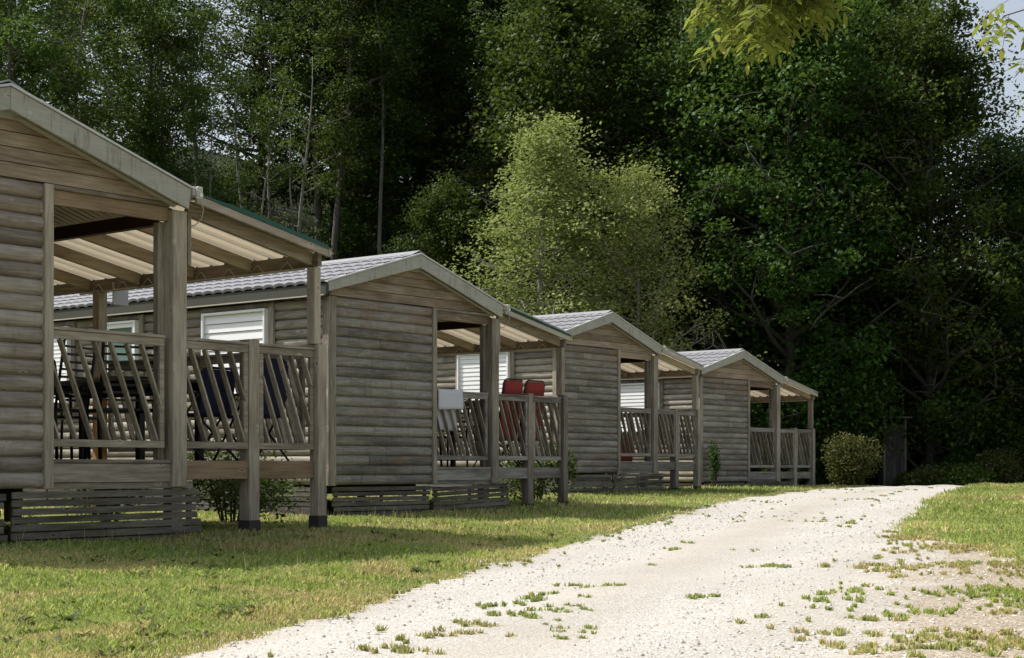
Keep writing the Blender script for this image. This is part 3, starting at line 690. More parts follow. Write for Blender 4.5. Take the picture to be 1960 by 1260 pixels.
def cabin(idx, X, Y, Z, yaw, label, warm_beam=False, green=1.0, louvre=.12, sx=1.0, x_off=0.0, roll=0.0):
    bev = .004 if idx < 2 else 0.0
    s, co = math.sin(R(yaw)), math.cos(R(yaw))
    root = thing('cabin', label, 'cabin', (X + x_off * s, Y + x_off * co, Z), R(90 - yaw), 'wooden cabins standing in a row beside the track')
    root.scale = (sx, 1, 1)
    # --- log walls
    log_wall((0.0, 0.0), (1.868, 0.0), ZB, 2.205, (0, -1), seed=idx * 11 + 1).build('front_wall', M['log_x'], root)
    log_wall((XL, .072), (XL, LEN), ZB, 2.19, (-1, 0), seed=idx * 11 + 2).build('side_wall', M['log_y'], root)
    log_wall((WC, DP + .1), (WC, LEN), ZB, 2.12, (1, 0), seed=idx * 11 + 3).build('side_wall', M['log_y'], root)
    log_wall((XL, LEN), (WC, LEN), ZB, 2.12, (0, 1), seed=idx * 11 + 4).build('back_wall', M['log_x'], root)
    log_wall((W1 + .0, .10), (W1 + .0, DP), 0.02, 2.3, (1, 0), seed=idx * 11 + 5, bulge=.02).build('porch_wall', M['log_y'], root)
    log_wall((W1 + .03, DP + .02), (WC, DP + .02), 0.02, 2.2, (0, -1), seed=idx * 11 + 6, bulge=.02).build('porch_wall', M['log_x'], root)
    # --- gable boards
    g = MB(); z = 2.21; gb = random.Random(idx + 50)
    while z < 2.74:
        a, b = z, min(z + .118, 2.745)
        lo = lambda q: max(XL, (q - .045 - 2.235) / .267 - .28); hi = lambda q: min(WC - .0, 1.46 + (2.745 - q) / .3155)
        d = .004
        g.add([(lo(a), -.022, a + d), (hi(a), -.022, a + d), (hi(b), -.012, b), (lo(b), -.012, b), (lo(a), .02, a + d), (hi(a), .02, a + d), (hi(b), .02, b), (lo(b), .02, b)],
              [(0, 1, 2, 3), (7, 6, 5, 4), (0, 4, 5, 1), (3, 2, 6, 7), (0, 3, 7, 4), (1, 5, 6, 2)], gb.random())
        z += .12
    g.build('gable', M['gable'], root)
    bg_ = MB(); bg_.prism_xz([(XL, 2.13), (WC, 2.13), (WC, 2.14), (1.46, 2.74), (XL, 2.3)], LEN - .03, LEN + .02); bg_.build('gable', M['gable'], root)
    # --- corner boards, trims
    t = MB(); t.box(XL, -.002, -.045, 0.0, ZB - .01, 2.2); t.box(-.142, XL - .002, -.045, .07, ZB - .01, 2.2)
    t.build('corner_board', M['wz'], root, bev)
    t = MB(); t.box(1.872, 1.952, -.052, .08, ZB - .005, 2.203); t.build('corner_board', M['wz'], root, bev)
    # --- header over the porch opening
    t = MB(); t.box(1.955, 3.145, -.03, .0, 2.175, 2.207); t.build('header_lath', M['wx'], root, bev)
    t = MB(); t.box(1.955, 3.145, .004, .045, 2.052, 2.173); t.build('header', M['warm_x'] if idx == 0 else M['gable'], root, bev)
    t = MB(); t.box(3.085, 3.16, .14, DP, 2.025, 2.14); t.build('porch_beam', M['brown_beam'], root)
    # --- posts
    t = MB(); t.box(3.148, 3.302, -.055, .075, ZB, 2.15); t.build('post', M['wz'], root, bev * 1.5)
    t = MB(); t.box(3.082, 3.145, .06, .135, .0, 2.05); t.build('post', M['wz'], root, bev * 1.5)
    t = MB(); t.box(4.065, 4.19, .005, .145, -.545, 1.10); t.build('post', M['wz'], root, bev * 1.5)
    t = MB(); t.box(4.885, 4.995, -.035, .085, -.52, 1.10); t.build('post', M['wz'], root, bev * 1.5)
    t = MB(); t.box(4.862, 4.945, -.01, .10, 1.102, 1.832); t.build('post', M['wz'], root, bev * 1.5)
    t = MB(); t.box(4.80, 4.91, 3.22, 3.33, .9, 1.832); t.build('post', M['wz'], root, bev)
    t = MB(); t.box(4.80, 4.91, 3.222, 3.328, -.60, .898); t.build('post', M['warm_z'] if idx == 0 else M['wz'], root)
    t = MB(); t.box(3.50, 3.62, .40, .52, -.60, -.20); t.build('post', M['wz'], root)
    t = MB(); t.box(3.50, 3.60, 2.9, 3.0, -.60, -.20); t.build('post', M['wz'], root)
    for (a, b, c, d, zf) in ((4.06, 4.195, 0.0, .15, -.54), (4.88, 5.0, -.04, .09, -.515)):
        t = MB(); t.box(a, b, c, d, -.75, zf); t.build('post_foot', M['int'], root)
    t = MB(); t.box(3.352, 3.392, .0, .045, 1.70, 2.13); t.build('bracket', M['wz'], root)
    # --- terrace floor and its beams
    t = MB(); xx = 1.99
    while xx < 4.93:
        t.box(xx, min(xx + .135, 4.95), .155, DP + (.0 if xx < 3.3 else .0), -.028, .0); xx += .141
    t.build('terrace_floor', M['floor'], root)
    t = MB(); t.box(1.955, 3.145, -.036, .152, -.026, .004); t.build('threshold_board', M['wx'], root, bev)
    t = MB(); t.box(1.955, 3.145, -.03, .0, -.185, -.03); t.build('floor_beam', M['wx'], root, bev)
    t = MB(); t.box(1.955, 3.40, -.01, .012, ZB - .01, -.189); t.build('floor_beam', M['wx'], root)
    wm = M['warm_x'] if warm_beam else M['wx']
    t = MB(); t.box(3.306, 4.062, .02, .06, -.165, -.002); t.box(4.193, 4.882, .02, .06, -.165, -.002); t.build('floor_beam', wm, root, bev)
    t = MB(); t.box(4.92, 4.96, .22, DP, -.165, -.03); t.box(3.36, 3.40, .1, DP, -.165, -.03); t.build('floor_beam', M['wy'], root)
    # --- railings: three panels at the front, two along the far side
    railing(root, 'x', .0, 1.956, 3.085, 1, False, True, .163, bev=bev)
    railing(root, 'x', .035, 3.306, 4.06, 1, True, True, .148, bev=bev)
    railing(root, 'x', .035, 4.195, 4.88, 1, True, True, .148, bev=bev)
    railing(root, 'y', 4.93, .21, 1.70, -1, True, True, .16)
    railing(root, 'y', 4.93, 1.72, 3.21, -1, True, True, .16)
    # --- roof
    rf = link('roof', tile_slope(-.30, 2.352, 1.47, 2.885, -.165, LEN + .15), root)
    link('roof_tiles', tile_slope(3.25, 2.325, 1.47, 2.885, -.165, LEN + .15), rf)
    rc = MB(); rc.prism_xz([(1.33, 2.868), (1.47, 2.925), (1.61, 2.868), (1.61, 2.878), (1.47, 2.938), (1.33, 2.878)][::-1], -.16, LEN + .14); rc.build('ridge_cap', M['tile'], rf)
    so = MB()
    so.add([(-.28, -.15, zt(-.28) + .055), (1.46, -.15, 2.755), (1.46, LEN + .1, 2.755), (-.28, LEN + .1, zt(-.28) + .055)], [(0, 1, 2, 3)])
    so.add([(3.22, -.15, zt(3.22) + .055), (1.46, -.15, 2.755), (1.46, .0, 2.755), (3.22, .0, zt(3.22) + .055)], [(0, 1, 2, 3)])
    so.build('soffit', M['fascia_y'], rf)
    # corrugated ceiling over the porch
    yy_ = []; q = .02
    while q < DP + .6: yy_ += [(q, 0), (q + .035, 0), (q + .047, .022), (q + .075, .022), (q + .087, 0)]; q += .09
    P = np.array([[(xq, a, zt(xq) + .015 + b) for a, b in yy_] for xq in (1.60, 3.34)]); link('ceiling', grid_mesh('ceiling', P, M['sheet'], smooth=False), root)
    # --- barge boards
    fb = MB()
    fb.prism_xz([(-.28, 2.235), (1.46, 2.700), (1.46, 2.875), (-.28, 2.357)], -.19, -.152); fL = fb.build('barge_board', M['fascia'], root, bev)
    fb = MB(); fb.prism_xz([(1.462, 2.700), (3.21, 2.148), (3.24, 2.32), (1.462, 2.875)], -.19, -.152); fb.build('barge_board', M['fascia'], root, bev)
    cp = MB()
    cp.prism_xz([(-.31, 2.352), (1.46, 2.880), (1.46, 2.900), (-.31, 2.372)], -.205, -.150); cp.prism_xz([(1.462, 2.880), (3.25, 2.322), (3.25, 2.338), (1.462, 2.900)], -.205, -.150)
    cp.build('verge_trim', M['lath_w'], root)
    lt = MB()
    lt.beam((1.60, -.060, zt(1.60) - .012 + .03), (3.16, -.060, zt(3.16) - .012 + .03), .03, .026); lt.beam((-.12, -.060, zt(-.12) + .018), (1.30, -.060, zt(1.30) + .018), .03, .026)
    lt.build('cream_lath', M['lath'], root)
    ap = MB(); ap.prism_xz([(1.24, 2.655), (1.62, 2.655), (1.60, 2.70), (1.46, 2.74), (1.26, 2.70)], -.075, -.045); ap.build('apex_block', M['fascia'], root)
    # --- eave fascia on the left, gutter on the right
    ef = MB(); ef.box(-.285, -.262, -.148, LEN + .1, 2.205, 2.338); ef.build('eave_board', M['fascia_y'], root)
    ef = MB(); ef.box(-.292, -.255, -.10, LEN + .1, 2.188, 2.203); ef.build('eave_trim', M['lath'], root)
    eb = MB(); eb.box(-.30, -.245, -.185, -.150, 2.20, 2.33); eb.build('eave_end_cap', M['black'], root)
    gt = MB(); gt.box(3.245, 3.33, -.21, DP, 2.265, 2.345); gt.build('gutter', M['gutter'], root, .006)
    lm = MB(); lm.box(3.262, 3.322, -.245, -.213, 2.235, 2.345); gl = lm.build('lamp', M['gutter'], root, .008)
    bl = MB(); bl.box(3.276, 3.310, -.262, -.247, 2.252, 2.285); bl.build('lamp_glass', M['white'], gl, .006)
    cb = MB(); cb.tube([(3.30, -.23, 2.23), (3.36, -.20, 2.16), (3.37, -.16, 2.08), (3.345, -.10, 2.03), (3.30, -.07, 2.02)], .005, 5); cb.build('cable', M['lath'], root)
    # --- terrace canopy
    cz = lambda x: 2.255 - .192 * (x - WC)
    can = []; q = -.10
    while q < 4.75: can += [(q, 0), (q + .08, 0), (q + .10, .042), (q + .17, .042), (q + .19, 0)]; q += .215
    P = np.array([[(xq, a, cz(xq) + b) for a, b in can] for xq in (3.345, 4.15, 4.94)]); cn = link('canopy', grid_mesh('canopy', P, M['sheet'], smooth=False), root)
    for yr in (.03, .88, 1.74, 2.60, 3.46, 4.32):
        t = MB(); t.beam((3.36, yr, cz(3.36) - .062), (4.85, yr, cz(4.85) - .062), .045, .115); t.build('rafter', M['rafter'], cn)
    t = MB(); t.box(4.855, 4.905, -.06, 4.62, 1.835, cz(4.905) - .006); t.build('canopy_beam', M['beam_y'], cn)
    t = MB(); t.beam((3.35, -.118, cz(3.35) + .005), (4.93, -.118, cz(4.93) + .005), .028, .066); t.build('verge_board', M['verge'] if idx == 0 else M['lath'], cn)
    if green: 
        t = MB(); z0, z1 = cz(3.36) + .04, cz(4.96) + .04
        t.add([(3.37, -.14, z0 + .0), (4.93, -.14, z1 + .002), (4.93, -.125, z1 + .045 * green), (3.9, -.125, cz(3.9) + .04 + .05 * green), (3.37, -.125, z0 + .015), (3.37, .25, z0 + .005), (4.93, .25, z1 + .012), (3.9, .25, cz(3.9) + .05)],
              [(0, 1, 2, 3, 4), (4, 3, 7, 5), (3, 2, 6, 7)])
        t.build('tarpaulin', M['green'], cn)
    if idx > 0:
        t = MB(); t.beam((3.40, -.10, cz(3.40) + .095), (4.95, -.10, cz(4.95) + .075), .10, .022); t.build('roof_edge', M['greysheet'], cn)
    tp = MB(); tp.add([(4.93, -.14, cz(4.93) - .035), (4.99, -.12, cz(4.93) + .005), (4.93, -.14, cz(4.93) + .055), (4.93, -.09, cz(4.93) - .035), (4.99, -.10, cz(4.93) + .005), (4.93, -.09, cz(4.93) + .055)],
                      [(0, 1, 2), (5, 4, 3), (0, 3, 4, 1), (1, 4, 5, 2), (0, 2, 5, 3)]); tp.build('edge_tip', M['lath'], cn)
    rod = MB(); rod.tube([(4.835, .10, 1.815), (4.835, 1.9, 1.81), (4.835, 3.6, 1.815)], .011, 6)
    q = .35
    while q < 3.5:
        rod.tube([(4.847, q, 1.90), (4.835, q + .10, 1.82)], .006, 4); rod.tube([(4.847, q, 1.90), (4.835, q - .10, 1.82)], .006, 4); q += .42
    rod.build('light_rod', M['lath'], cn)
    # --- slatted skirts under the floor
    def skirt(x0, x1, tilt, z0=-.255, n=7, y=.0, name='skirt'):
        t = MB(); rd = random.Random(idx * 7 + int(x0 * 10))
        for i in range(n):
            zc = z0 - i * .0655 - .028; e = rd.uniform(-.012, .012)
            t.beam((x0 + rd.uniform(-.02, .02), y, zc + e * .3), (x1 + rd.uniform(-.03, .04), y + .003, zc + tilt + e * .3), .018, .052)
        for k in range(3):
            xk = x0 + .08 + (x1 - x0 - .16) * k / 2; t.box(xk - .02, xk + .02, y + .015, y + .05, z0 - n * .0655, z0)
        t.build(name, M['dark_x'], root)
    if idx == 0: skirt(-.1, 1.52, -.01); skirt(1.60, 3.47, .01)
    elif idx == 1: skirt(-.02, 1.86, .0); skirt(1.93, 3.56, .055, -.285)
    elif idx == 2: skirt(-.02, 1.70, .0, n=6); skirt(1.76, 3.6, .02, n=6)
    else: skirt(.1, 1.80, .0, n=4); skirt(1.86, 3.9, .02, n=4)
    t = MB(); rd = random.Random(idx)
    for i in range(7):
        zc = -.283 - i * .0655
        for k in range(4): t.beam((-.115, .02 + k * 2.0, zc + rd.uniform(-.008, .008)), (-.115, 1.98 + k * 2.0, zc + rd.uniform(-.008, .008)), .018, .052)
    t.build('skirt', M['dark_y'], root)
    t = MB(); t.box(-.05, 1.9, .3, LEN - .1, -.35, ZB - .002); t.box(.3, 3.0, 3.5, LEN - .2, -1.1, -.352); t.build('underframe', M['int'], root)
    # --- windows in the left wall
    window(root, 1.06, 2.33, .95, 2.10, 'louvre', louvre)
    window(root, 3.76, 4.50, 1.38, 2.10, 'glass')
    window(root, 5.35, 6.30, .95, 2.10, 'louvre', .06)
    if idx > 0:
        return root
    return root

CAB = [(-4.937, 11.436, .071, 39.18), (-2.295, 20.819, .017, 38.77), (0.900, 30.300, .141, 37.96), (4.476, 37.397, -.083, 40.0)]
OLD = dict(M)      # the nearest cabin is less weathered: browner, paler timber
M['log_x'] = wood('browner_log', 'x', (0.175, 0.145, 0.115), (0.325, 0.277, 0.226), (0.47, 0.415, 0.35), warm=(0.33, 0.235, 0.155), warm_z=(1.9, 2.9), stain=.3)
M['gable'] = wood('browner_gable_board', 'x', (0.18, 0.132, 0.09), (0.345, 0.26, 0.18), (0.48, 0.38, 0.275), bump=.2)
M['wx'] = wood('browner_board', 'x', (0.16, 0.130, 0.097), (0.32, 0.267, 0.202), (0.48, 0.415, 0.325))
M['wz'] = wood('browner_post', 'z', (0.20, 0.165, 0.122), (0.38, 0.322, 0.245), (0.53, 0.462, 0.365))
cabin(0, *CAB[0], label='nearest wooden log cabin, cut by the left edge, its terrace canopy edged in green', warm_beam=True, green=1.0)
M.update(OLD)
cabin(1, *CAB[1], label='second cabin from the left, grey log wall, white cloth hung over its terrace railing', green=.8, louvre=.12)
cabin(2, *CAB[2], label='third cabin from the left, grey log wall, a small red box low behind its railing', green=0, louvre=.08)
cabin(3, *CAB[3], label='farthest cabin at the right end of the row, empty open terrace against dark woods', green=0, sx=1.04, x_off=-.15, louvre=.08)
def loc(i, x, y, z):
    X, Y, Z, yaw = CAB[i]; s, co = math.sin(R(yaw)), math.cos(R(yaw))
    return (X + x * s - y * co, Y + x * co + y * s, Z + z)
def rzc(i, extra=0.0): return R(90 - CAB[i][3]) + extra

# ================================================================ things on the terraces
def garden_chair(label, locn, rz, group):
    t = thing('garden_chair', label, 'chair', locn, rz, group)
    for sx_, sy_ in ((-1, -1), (1, -1), (-1, 1), (1, 1)):
        b = MB(); b.tube([(sx_ * .24, sy_ * .23, 0), (sx_ * .235, sy_ * .21, .64 if sy_ < 0 else .44)], .015, 6); b.build('leg', M['black'], t)
    b = MB(); b.box(-.24, .24, -.23, .23, .42, .45); b.build('seat', M['black'], t, .01)
    b = MB(); b.tube([(-.235, .21, .44), (-.235, .30, 1.02), (-.20, .31, 1.05), (.20, .31, 1.05), (.235, .30, 1.02), (.235, .21, .44)], .014, 6)
    for k in range(8): z = .52 + k * .065; y = .21 + (z - .44) * .155; b.box(-.225, .225, y - .004, y + .004, z - .010, z + .010)
    b.build('backrest', M['black'], t)
    for sx_ in (-1, 1):
        b = MB(); b.tube([(sx_ * .245, -.24, .64), (sx_ * .25, 0, .665), (sx_ * .24, .25, .66)], .016, 6); b.build('armrest', M['black'], t)
    return t
def table(label, locn, rz, lx, ly, top, legm, group=None):
    t = thing('garden_table', label, 'table', locn, rz, group)
    b = MB(); k = -ly / 2
    while k < ly / 2 - .02: b.box(-lx / 2, lx / 2, k, min(k + .088, ly / 2), .715, .74); k += .094
    b.build('tabletop', top, t)
    b = MB(); b.box(-lx / 2 + .04, lx / 2 - .04, -ly / 2 + .03, -ly / 2 + .06, .62, .713); b.box(-lx / 2 + .04, lx / 2 - .04, ly / 2 - .06, ly / 2 - .03, .62, .713); b.build('apron', legm, t)
    for sx_ in (-1, 1):
        for sy_ in (-1, 1):
            b = MB(); b.box(sx_ * (lx / 2 - .07) - .03, sx_ * (lx / 2 - .07) + .03, sy_ * (ly / 2 - .09) - .03, sy_ * (ly / 2 - .09) + .03, 0, .714); b.build('leg', legm, t)
    return t
def folding_chair(label, locn, rz, group, fab, high=1.22):
    """high-backed folding camping chair, fabric on a bent tube frame with rounded corners"""
    t = thing('folding_chair', label, 'chair', locn, rz, group)
    r = .06; w = .225
    b = MB()
    prof = lambda z: .20 + (z - .40) * .16
    b.tube([(-w, prof(.40), .40), (-w, prof(high - r), high - r), (-w + r * .4, prof(high), high - r * .3), (-w + r, prof(high), high), (w - r, prof(high), high), (w - r * .4, prof(high), high - r * .3), (w, prof(high - r), high - r), (w, prof(.40), .40)], .013, 6)
    b.build('frame', M['dkmetal'], t)
    for s_ in (-1, 1):
        b = MB(); b.tube([(s_ * w, .30, 0), (s_ * w, -.20, .43)], .012, 6); b.build('leg', M['dkmetal'], t)
        b = MB(); b.tube([(s_ * (w + .02), -.24, 0), (s_ * (w + .02), .24, .60)], .012, 6); b.build('leg', M['dkmetal'], t)
        b = MB(); b.box(s_ * (w + .03) - .025, s_ * (w + .03) + .025, -.22, .22, .60, .625); b.build('armrest', M['black'], t, .008)
    # backrest: slightly sagging fabric panel with rounded top corners
    P = []; nz_ = 16
    for i in range(nz_ + 1):
        z = .42 + (high - .015 - .42) * i / nz_; ins = 0 if z < high - .06 else (.05 * ((z - high + .06) / .06) ** 2); row = []
        for j in range(9):
            u = -1 + j / 4; row.append((u * (w - .012 - ins), prof(z) + .03 * (1 - u * u) * (0.4 + .6 * abs(math.sin(i * .4))), z))
        P.append(row)
    o_ = link('backrest', grid_mesh('backrest', np.array(P), fab), t); sd = o_.modifiers.new('thick', 'SOLIDIFY'); sd.thickness = .018
    b = MB(); b.box(-w + .01, w - .01, -.21, .20, .405, .43); b.build('seat', fab, t, .012)
    return t
# first terrace
table('long wooden table with brown plank top on the nearest terrace', loc(0, 3.62, 1.45, 0), rzc(0, R(90)), 1.9, .85, M['warm_x'], M['black'])
g1 = 'black garden chairs round the table of the nearest cabin'
garden_chair('black slatted garden chair behind the left end of the nearest railing', loc(0, 2.62, .95, 0), rzc(0, R(200)), g1)
garden_chair('black slatted garden chair beside the post, left of the nearest cabin post', loc(0, 3.05, .55, 0), rzc(0, R(160)), g1)
garden_chair('black garden chair at the back corner of the nearest terrace', loc(0, 3.95, 2.6, 0), rzc(0, R(20)), g1)
g2 = 'blue folding chairs on the nearest terrace'
folding_chair('dark blue folding chair behind the slats left of the middle railing post', loc(0, 3.91, .55, 0), rzc(0, R(-172)), g2, M['blue'], .84)
folding_chair('dark blue folding chair behind the slats right of the middle railing post', loc(0, 4.53, .52, 0), rzc(0, R(175)), g2, M['blue'], .95)
# white card hanging by the back post
wp = MB(); wp.box(-.10, .10, -.008, .008, -.235, 0); wpo = wp.build('hanging_panel', M['whitegrey'], None, .003)
wpo.location = loc(0, 4.93, 3.02, 1.90); wpo.rotation_euler = (0, 0, rzc(0)); tag(wpo, 'small plain white panel hanging under the nearest canopy beside the back post', 'panel')
# second terrace
table('dark table standing on the second cabin terrace behind the white cloth', loc(1, 2.75, 1.3, 0), rzc(1, R(90)), 1.5, .8, M['black'], M['black'])
g3 = 'black chairs on the second terrace'
garden_chair('black garden chair on the second terrace, nearest the log wall', loc(1, 2.35, .65, 0), rzc(1, R(190)), g3)
garden_chair('black garden chair on the second terrace, next to the corner post', loc(1, 2.85, .60, 0), rzc(1, R(170)), g3)
g4 = 'red folding chairs on the second terrace'
folding_chair('red high-backed folding chair above the second railing, left of the two', loc(1, 3.97, .56, 0), rzc(1, R(180)), g4, M['red'], 1.31)
folding_chair('red high-backed folding chair above the second railing, right of the two', loc(1, 4.51, .56, 0), rzc(1, R(178)), g4, M['red'], 1.31)
# cloth over the second railing
P = []
for i in range(23):
    t_ = i / 22
    for_row = []
    for j in range(13):
        u = j / 12; x = 1.975 + .50 * u + (.03 * (u > .5) * (1 - min(1, t_ * 3)))
        if t_ < .30: y = -.058 - .006 * math.sin(u * 9); z = .80 + .02 * u + (1.082 - .80) * (t_ / .30)
        elif t_ < .42: a = (t_ - .30) / .12; y = -.058 + .11 * a; z = 1.084 + .006 * math.sin(a * math.pi)
        else: a = (t_ - .42) / .58; y = .055 + .008 * math.sin(u * 11); z = 1.082 - (.55 + .02 * u) * a
        for_row.append((x, y, z))
    P.append(for_row)
X_, Y_, Z_ = loc(1, 0, 0, 0)
cl = link('cloth', grid_mesh('cloth', np.array(P), M['cloth'])); cl.location = (X_, Y_, Z_); cl.rotation_euler = (0, 0, rzc(1))
sd = cl.modifiers.new('thick', 'SOLIDIFY'); sd.thickness = .012
tag(cl, 'pale white cloth folded over the second cabin railing beside the log wall', 'cloth')
# third terrace
t = thing('storage_box', 'low red lidded box on the third terrace behind the railing slats', 'box', loc(2, 2.55, .55, .0), rzc(2))
b = MB(); b.box(-.42, .42, -.22, .22, 0, .42); b.build('body', M['redbox'], t, .02)
b = MB(); b.box(-.44, .44, -.24, .24, .422, .50); b.build('lid', M['redbox'], t, .02)
b = MB(); b.box(-.08, .08, -.255, -.242, .36, .39); b.build('handle', M['black'], t)
table('dark table at the back of the third cabin terrace', loc(2, 3.6, 1.9, 0), rzc(2, R(90)), 1.3, .8, M['wx'], M['black'])

# ================================================================ trees and shrubs
def leaf_quads(C, size, rg, up=.5, aspect=.6, rnd_bias=None):
    n = len(C); N = rg.normal(size=(n, 3)); N[:, 2] = np.abs(N[:, 2]) + up; N /= np.linalg.norm(N, axis=1, keepdims=True)
    A = np.cross(N, rg.normal(size=(n, 3))); A /= np.linalg.norm(A, axis=1, keepdims=True) + 1e-9
    B = np.cross(N, A); s = (size * (.6 + .8 * rg.random(n)))[:, None]
    V = np.stack([C - A * s * .5, C + B * s * aspect * .5 + N * s * .10, C + A * s * .5, C - B * s * aspect * .5 + N * s * .10], 1)
    return V
def make_tree(name, seed, H, base, Rr, nclump, per, lsize, leafm, barkm, lean=(0, 0), tr0=.16, shape='round', clump=.42, bare=0.0, droop=.0, ivy=0, wob=.15):
    """tapered trunk with limbs, and a crown of many leaf faces gathered in clumps round the limb ends"""
    rd = random.Random(seed); rg = np.random.default_rng(seed); mb = MB()
    K = 12; trunk = []
    ox, oy = rd.uniform(-1, 1), rd.uniform(-1, 1)
    for i in range(K + 1):
        t = i / K; trunk.append(Vector((lean[0] * t ** 1.4 + wob * math.sin(t * 5 + ox * 3) * t, lean[1] * t ** 1.4 + wob * math.cos(t * 4 + oy * 3) * t, H * .96 * t)))
    rads = [tr0 * (1.25 if i == 0 else 1) * (1 - .88 * (i / K) ** 1.1) for i in range(K + 1)]
    trunk[0].z = -.4; mb.tube(trunk, rads, 8)
    def at(t):
        f = t * K; i = min(K - 1, int(f)); return trunk[i].lerp(trunk[i + 1], f - i), rads[min(K, i)]
    ends = []; nl = max(10, nclump // 5)
    for i in range(nl):
        t = base + (1 - base) * ((i + rd.random()) / nl) ** .9; p, r = at(min(t, .995)); q = (t - base) / (1 - base)
        if shape == 'round': w = math.sin(math.pi * min(.97, .18 + .80 * q)) ** .7
        elif shape == 'cone': w = (1.03 - q) ** .8
        elif shape == 'vase': w = .35 + .75 * q if q < .75 else .9 * (1 - (q - .75) * 2.2)
        else: w = .8
        a = i * 2.4 + rd.uniform(-.5, .5); L = Rr * w * rd.uniform(.65, 1.12); rise = rd.uniform(.15, .75) * (1 - droop)
        pts = [p]; d = Vector((math.cos(a), math.sin(a), rise)).normalized()
        for k in range(1, 5):
            d2 = Vector((d.x + rd.uniform(-.25, .25), d.y + rd.uniform(-.25, .25), d.z + rd.uniform(-.1, .22) - droop * .12 * k)).normalized(); pts.append(pts[-1] + d2 * L / 4)
        r0 = min(r * .55, .03 + L * .018); mb.tube(pts, [r0 * (1 - .2 * k) for k in range(5)], 5, cap=False)
        for k in (2, 3, 4):
            for _ in range(2):
                s0 = pts[k]; dd = Vector((rd.gauss(0, 1), rd.gauss(0, 1), rd.gauss(.2, .6))).normalized() * L * rd.uniform(.15, .4)
                e = s0 + dd; mb.tube([s0, s0.lerp(e, .5) + Vector((0, 0, .04)), e], [r0 * .35, r0 * .25, r0 * .1], 4, cap=False)
                ends.append(e)
            ends.append(pts[k])
        if rd.random() < .6: ends.append(pts[1])
    me_t = mb.mesh(name + '_trunk', barkm)
    ends = [e for e in ends if rd.random() > bare]
    C = np.array([tuple(e) for e in ends]); idx = rg.integers(0, len(C), nclump); cc = C[idx] + rg.normal(size=(nclump, 3)) * clump * .45
    n = nclump * per; ci = np.repeat(np.arange(nclump), per)
    csz = clump * (.55 + .9 * rg.random(nclump)); dirs = rg.normal(size=(n, 3)); dirs /= np.linalg.norm(dirs, axis=1, keepdims=True)
    rad = rg.random(n) ** .5; off = dirs * rad[:, None] * csz[ci][:, None]; off[:, 2] *= .62
    P = cc[ci] + off; P[:, 2] -= droop * np.abs(rg.normal(size=n)) * .3
    tone = rg.random(nclump); rnd = np.clip(tone[ci] * .55 + rg.random(n) * .5, 0, 1)
    if ivy:
        m = ivy; hh = rg.random(m) * H * .75; px = np.array([tuple(at(min(.99, h / H))[0]) for h in hh]); a = rg.random(m) * 6.283
        rr = (tr0 * 1.1 + .12 * rg.random(m)) * (1.2 - hh / H * .5); px[:, 0] += np.cos(a) * rr; px[:, 1] += np.sin(a) * rr
        P = np.concatenate([P, px]); rnd = np.concatenate([rnd, rg.random(m) * .4])
    V = leaf_quads(P, np.full(len(P), lsize), rg)
    me_c = np_mesh(name + '_crown', V.reshape(-1, 3), 4, leafm, rnd=rnd)
    return me_t, me_c
def make_bush(name, seed, rx, rz, n, lsize, leafm, stems=9, lump=7):
    rd = random.Random(seed); rg = np.random.default_rng(seed); mb = MB()
    for i in range(stems):
        a = rd.random() * 6.283; r = rx * rd.uniform(.2, .7); top = Vector((math.cos(a) * r, math.sin(a) * r, rz * rd.uniform(.6, .95)))
        mb.tube([(math.cos(a) * .06, math.sin(a) * .06, -.1), top * .5 + Vector((0, 0, .05)), top], [.014, .010, .004], 5, cap=False)
    c = np.array([(rd.uniform(-.55, .55) * rx, rd.uniform(-.55, .55) * rx, rz * rd.uniform(.28, .72)) for _ in range(lump)])
    k = rg.integers(0, lump, n); d = rg.normal(size=(n, 3)); d /= np.linalg.norm(d, axis=1, keepdims=True)
    s = (rg.random(n) ** .4)[:, None] * np.array([rx * .55, rx * .55, rz * .36]) * (.75 + .5 * rg.random(lump))[k][:, None]
    P = c[k] + d * s; P[:, 2] = np.abs(P[:, 2])
    return mb.mesh(name + '_stem', M['twig']), np_mesh(name + '_foliage', leaf_quads(P, np.full(n, lsize), rg).reshape(-1, 3), 4, leafm, rnd=rg.random(n))

T = {}
T['dense_a'] = make_tree('tree', 1, 13.5, .04, 3.4, 430, 100, .135, M['leaf'], M['darkbark'], tr0=.20, clump=.75)
T['dense_b'] = make_tree('tree', 2, 14.5, .07, 3.0, 420, 100, .13, M['leaf2'], M['darkbark'], tr0=.19, shape='vase', clump=.7)
T['dense_c'] = make_tree('tree', 3, 12.5, .02, 3.7, 470, 96, .14, M['leaf'], M['darkbark'], tr0=.18, clump=.8, droop=.3)
T['tall_a'] = make_tree('tree', 4, 15.5, .36, 2.5, 210, 80, .12, M['leaf2'], M['bark'], lean=(.8, .2), tr0=.15, shape='vase', clump=.62, bare=.15, wob=.35)
T['tall_b'] = make_tree('tree', 5, 16.0, .28, 2.3, 170, 75, .12, M['leaf'], M['bark'], lean=(-.9, .0), tr0=.14, shape='vase', clump=.6, bare=.25, ivy=900, wob=.4)
T['slim_a'] = make_tree('tree', 6, 14.0, .42, 1.6, 80, 60, .11, M['leaf2'], M['palebark'], lean=(.5, 0), tr0=.085, shape='vase', clump=.5, bare=.35, wob=.45)
T['slim_b'] = make_tree('tree', 7, 13.0, .30, 1.5, 70, 55, .11, M['leaf'], M['palebark'], lean=(-1.4, .3), tr0=.075, shape='vase', clump=.5, bare=.4, wob=.6)
T['dead'] = make_tree('tree', 8, 12.5, .25, 1.9, 26, 28, .10, M['leaf2'], M['palebark'], lean=(.3, 0), tr0=.10, shape='vase', clump=.4, bare=.5, wob=.5)
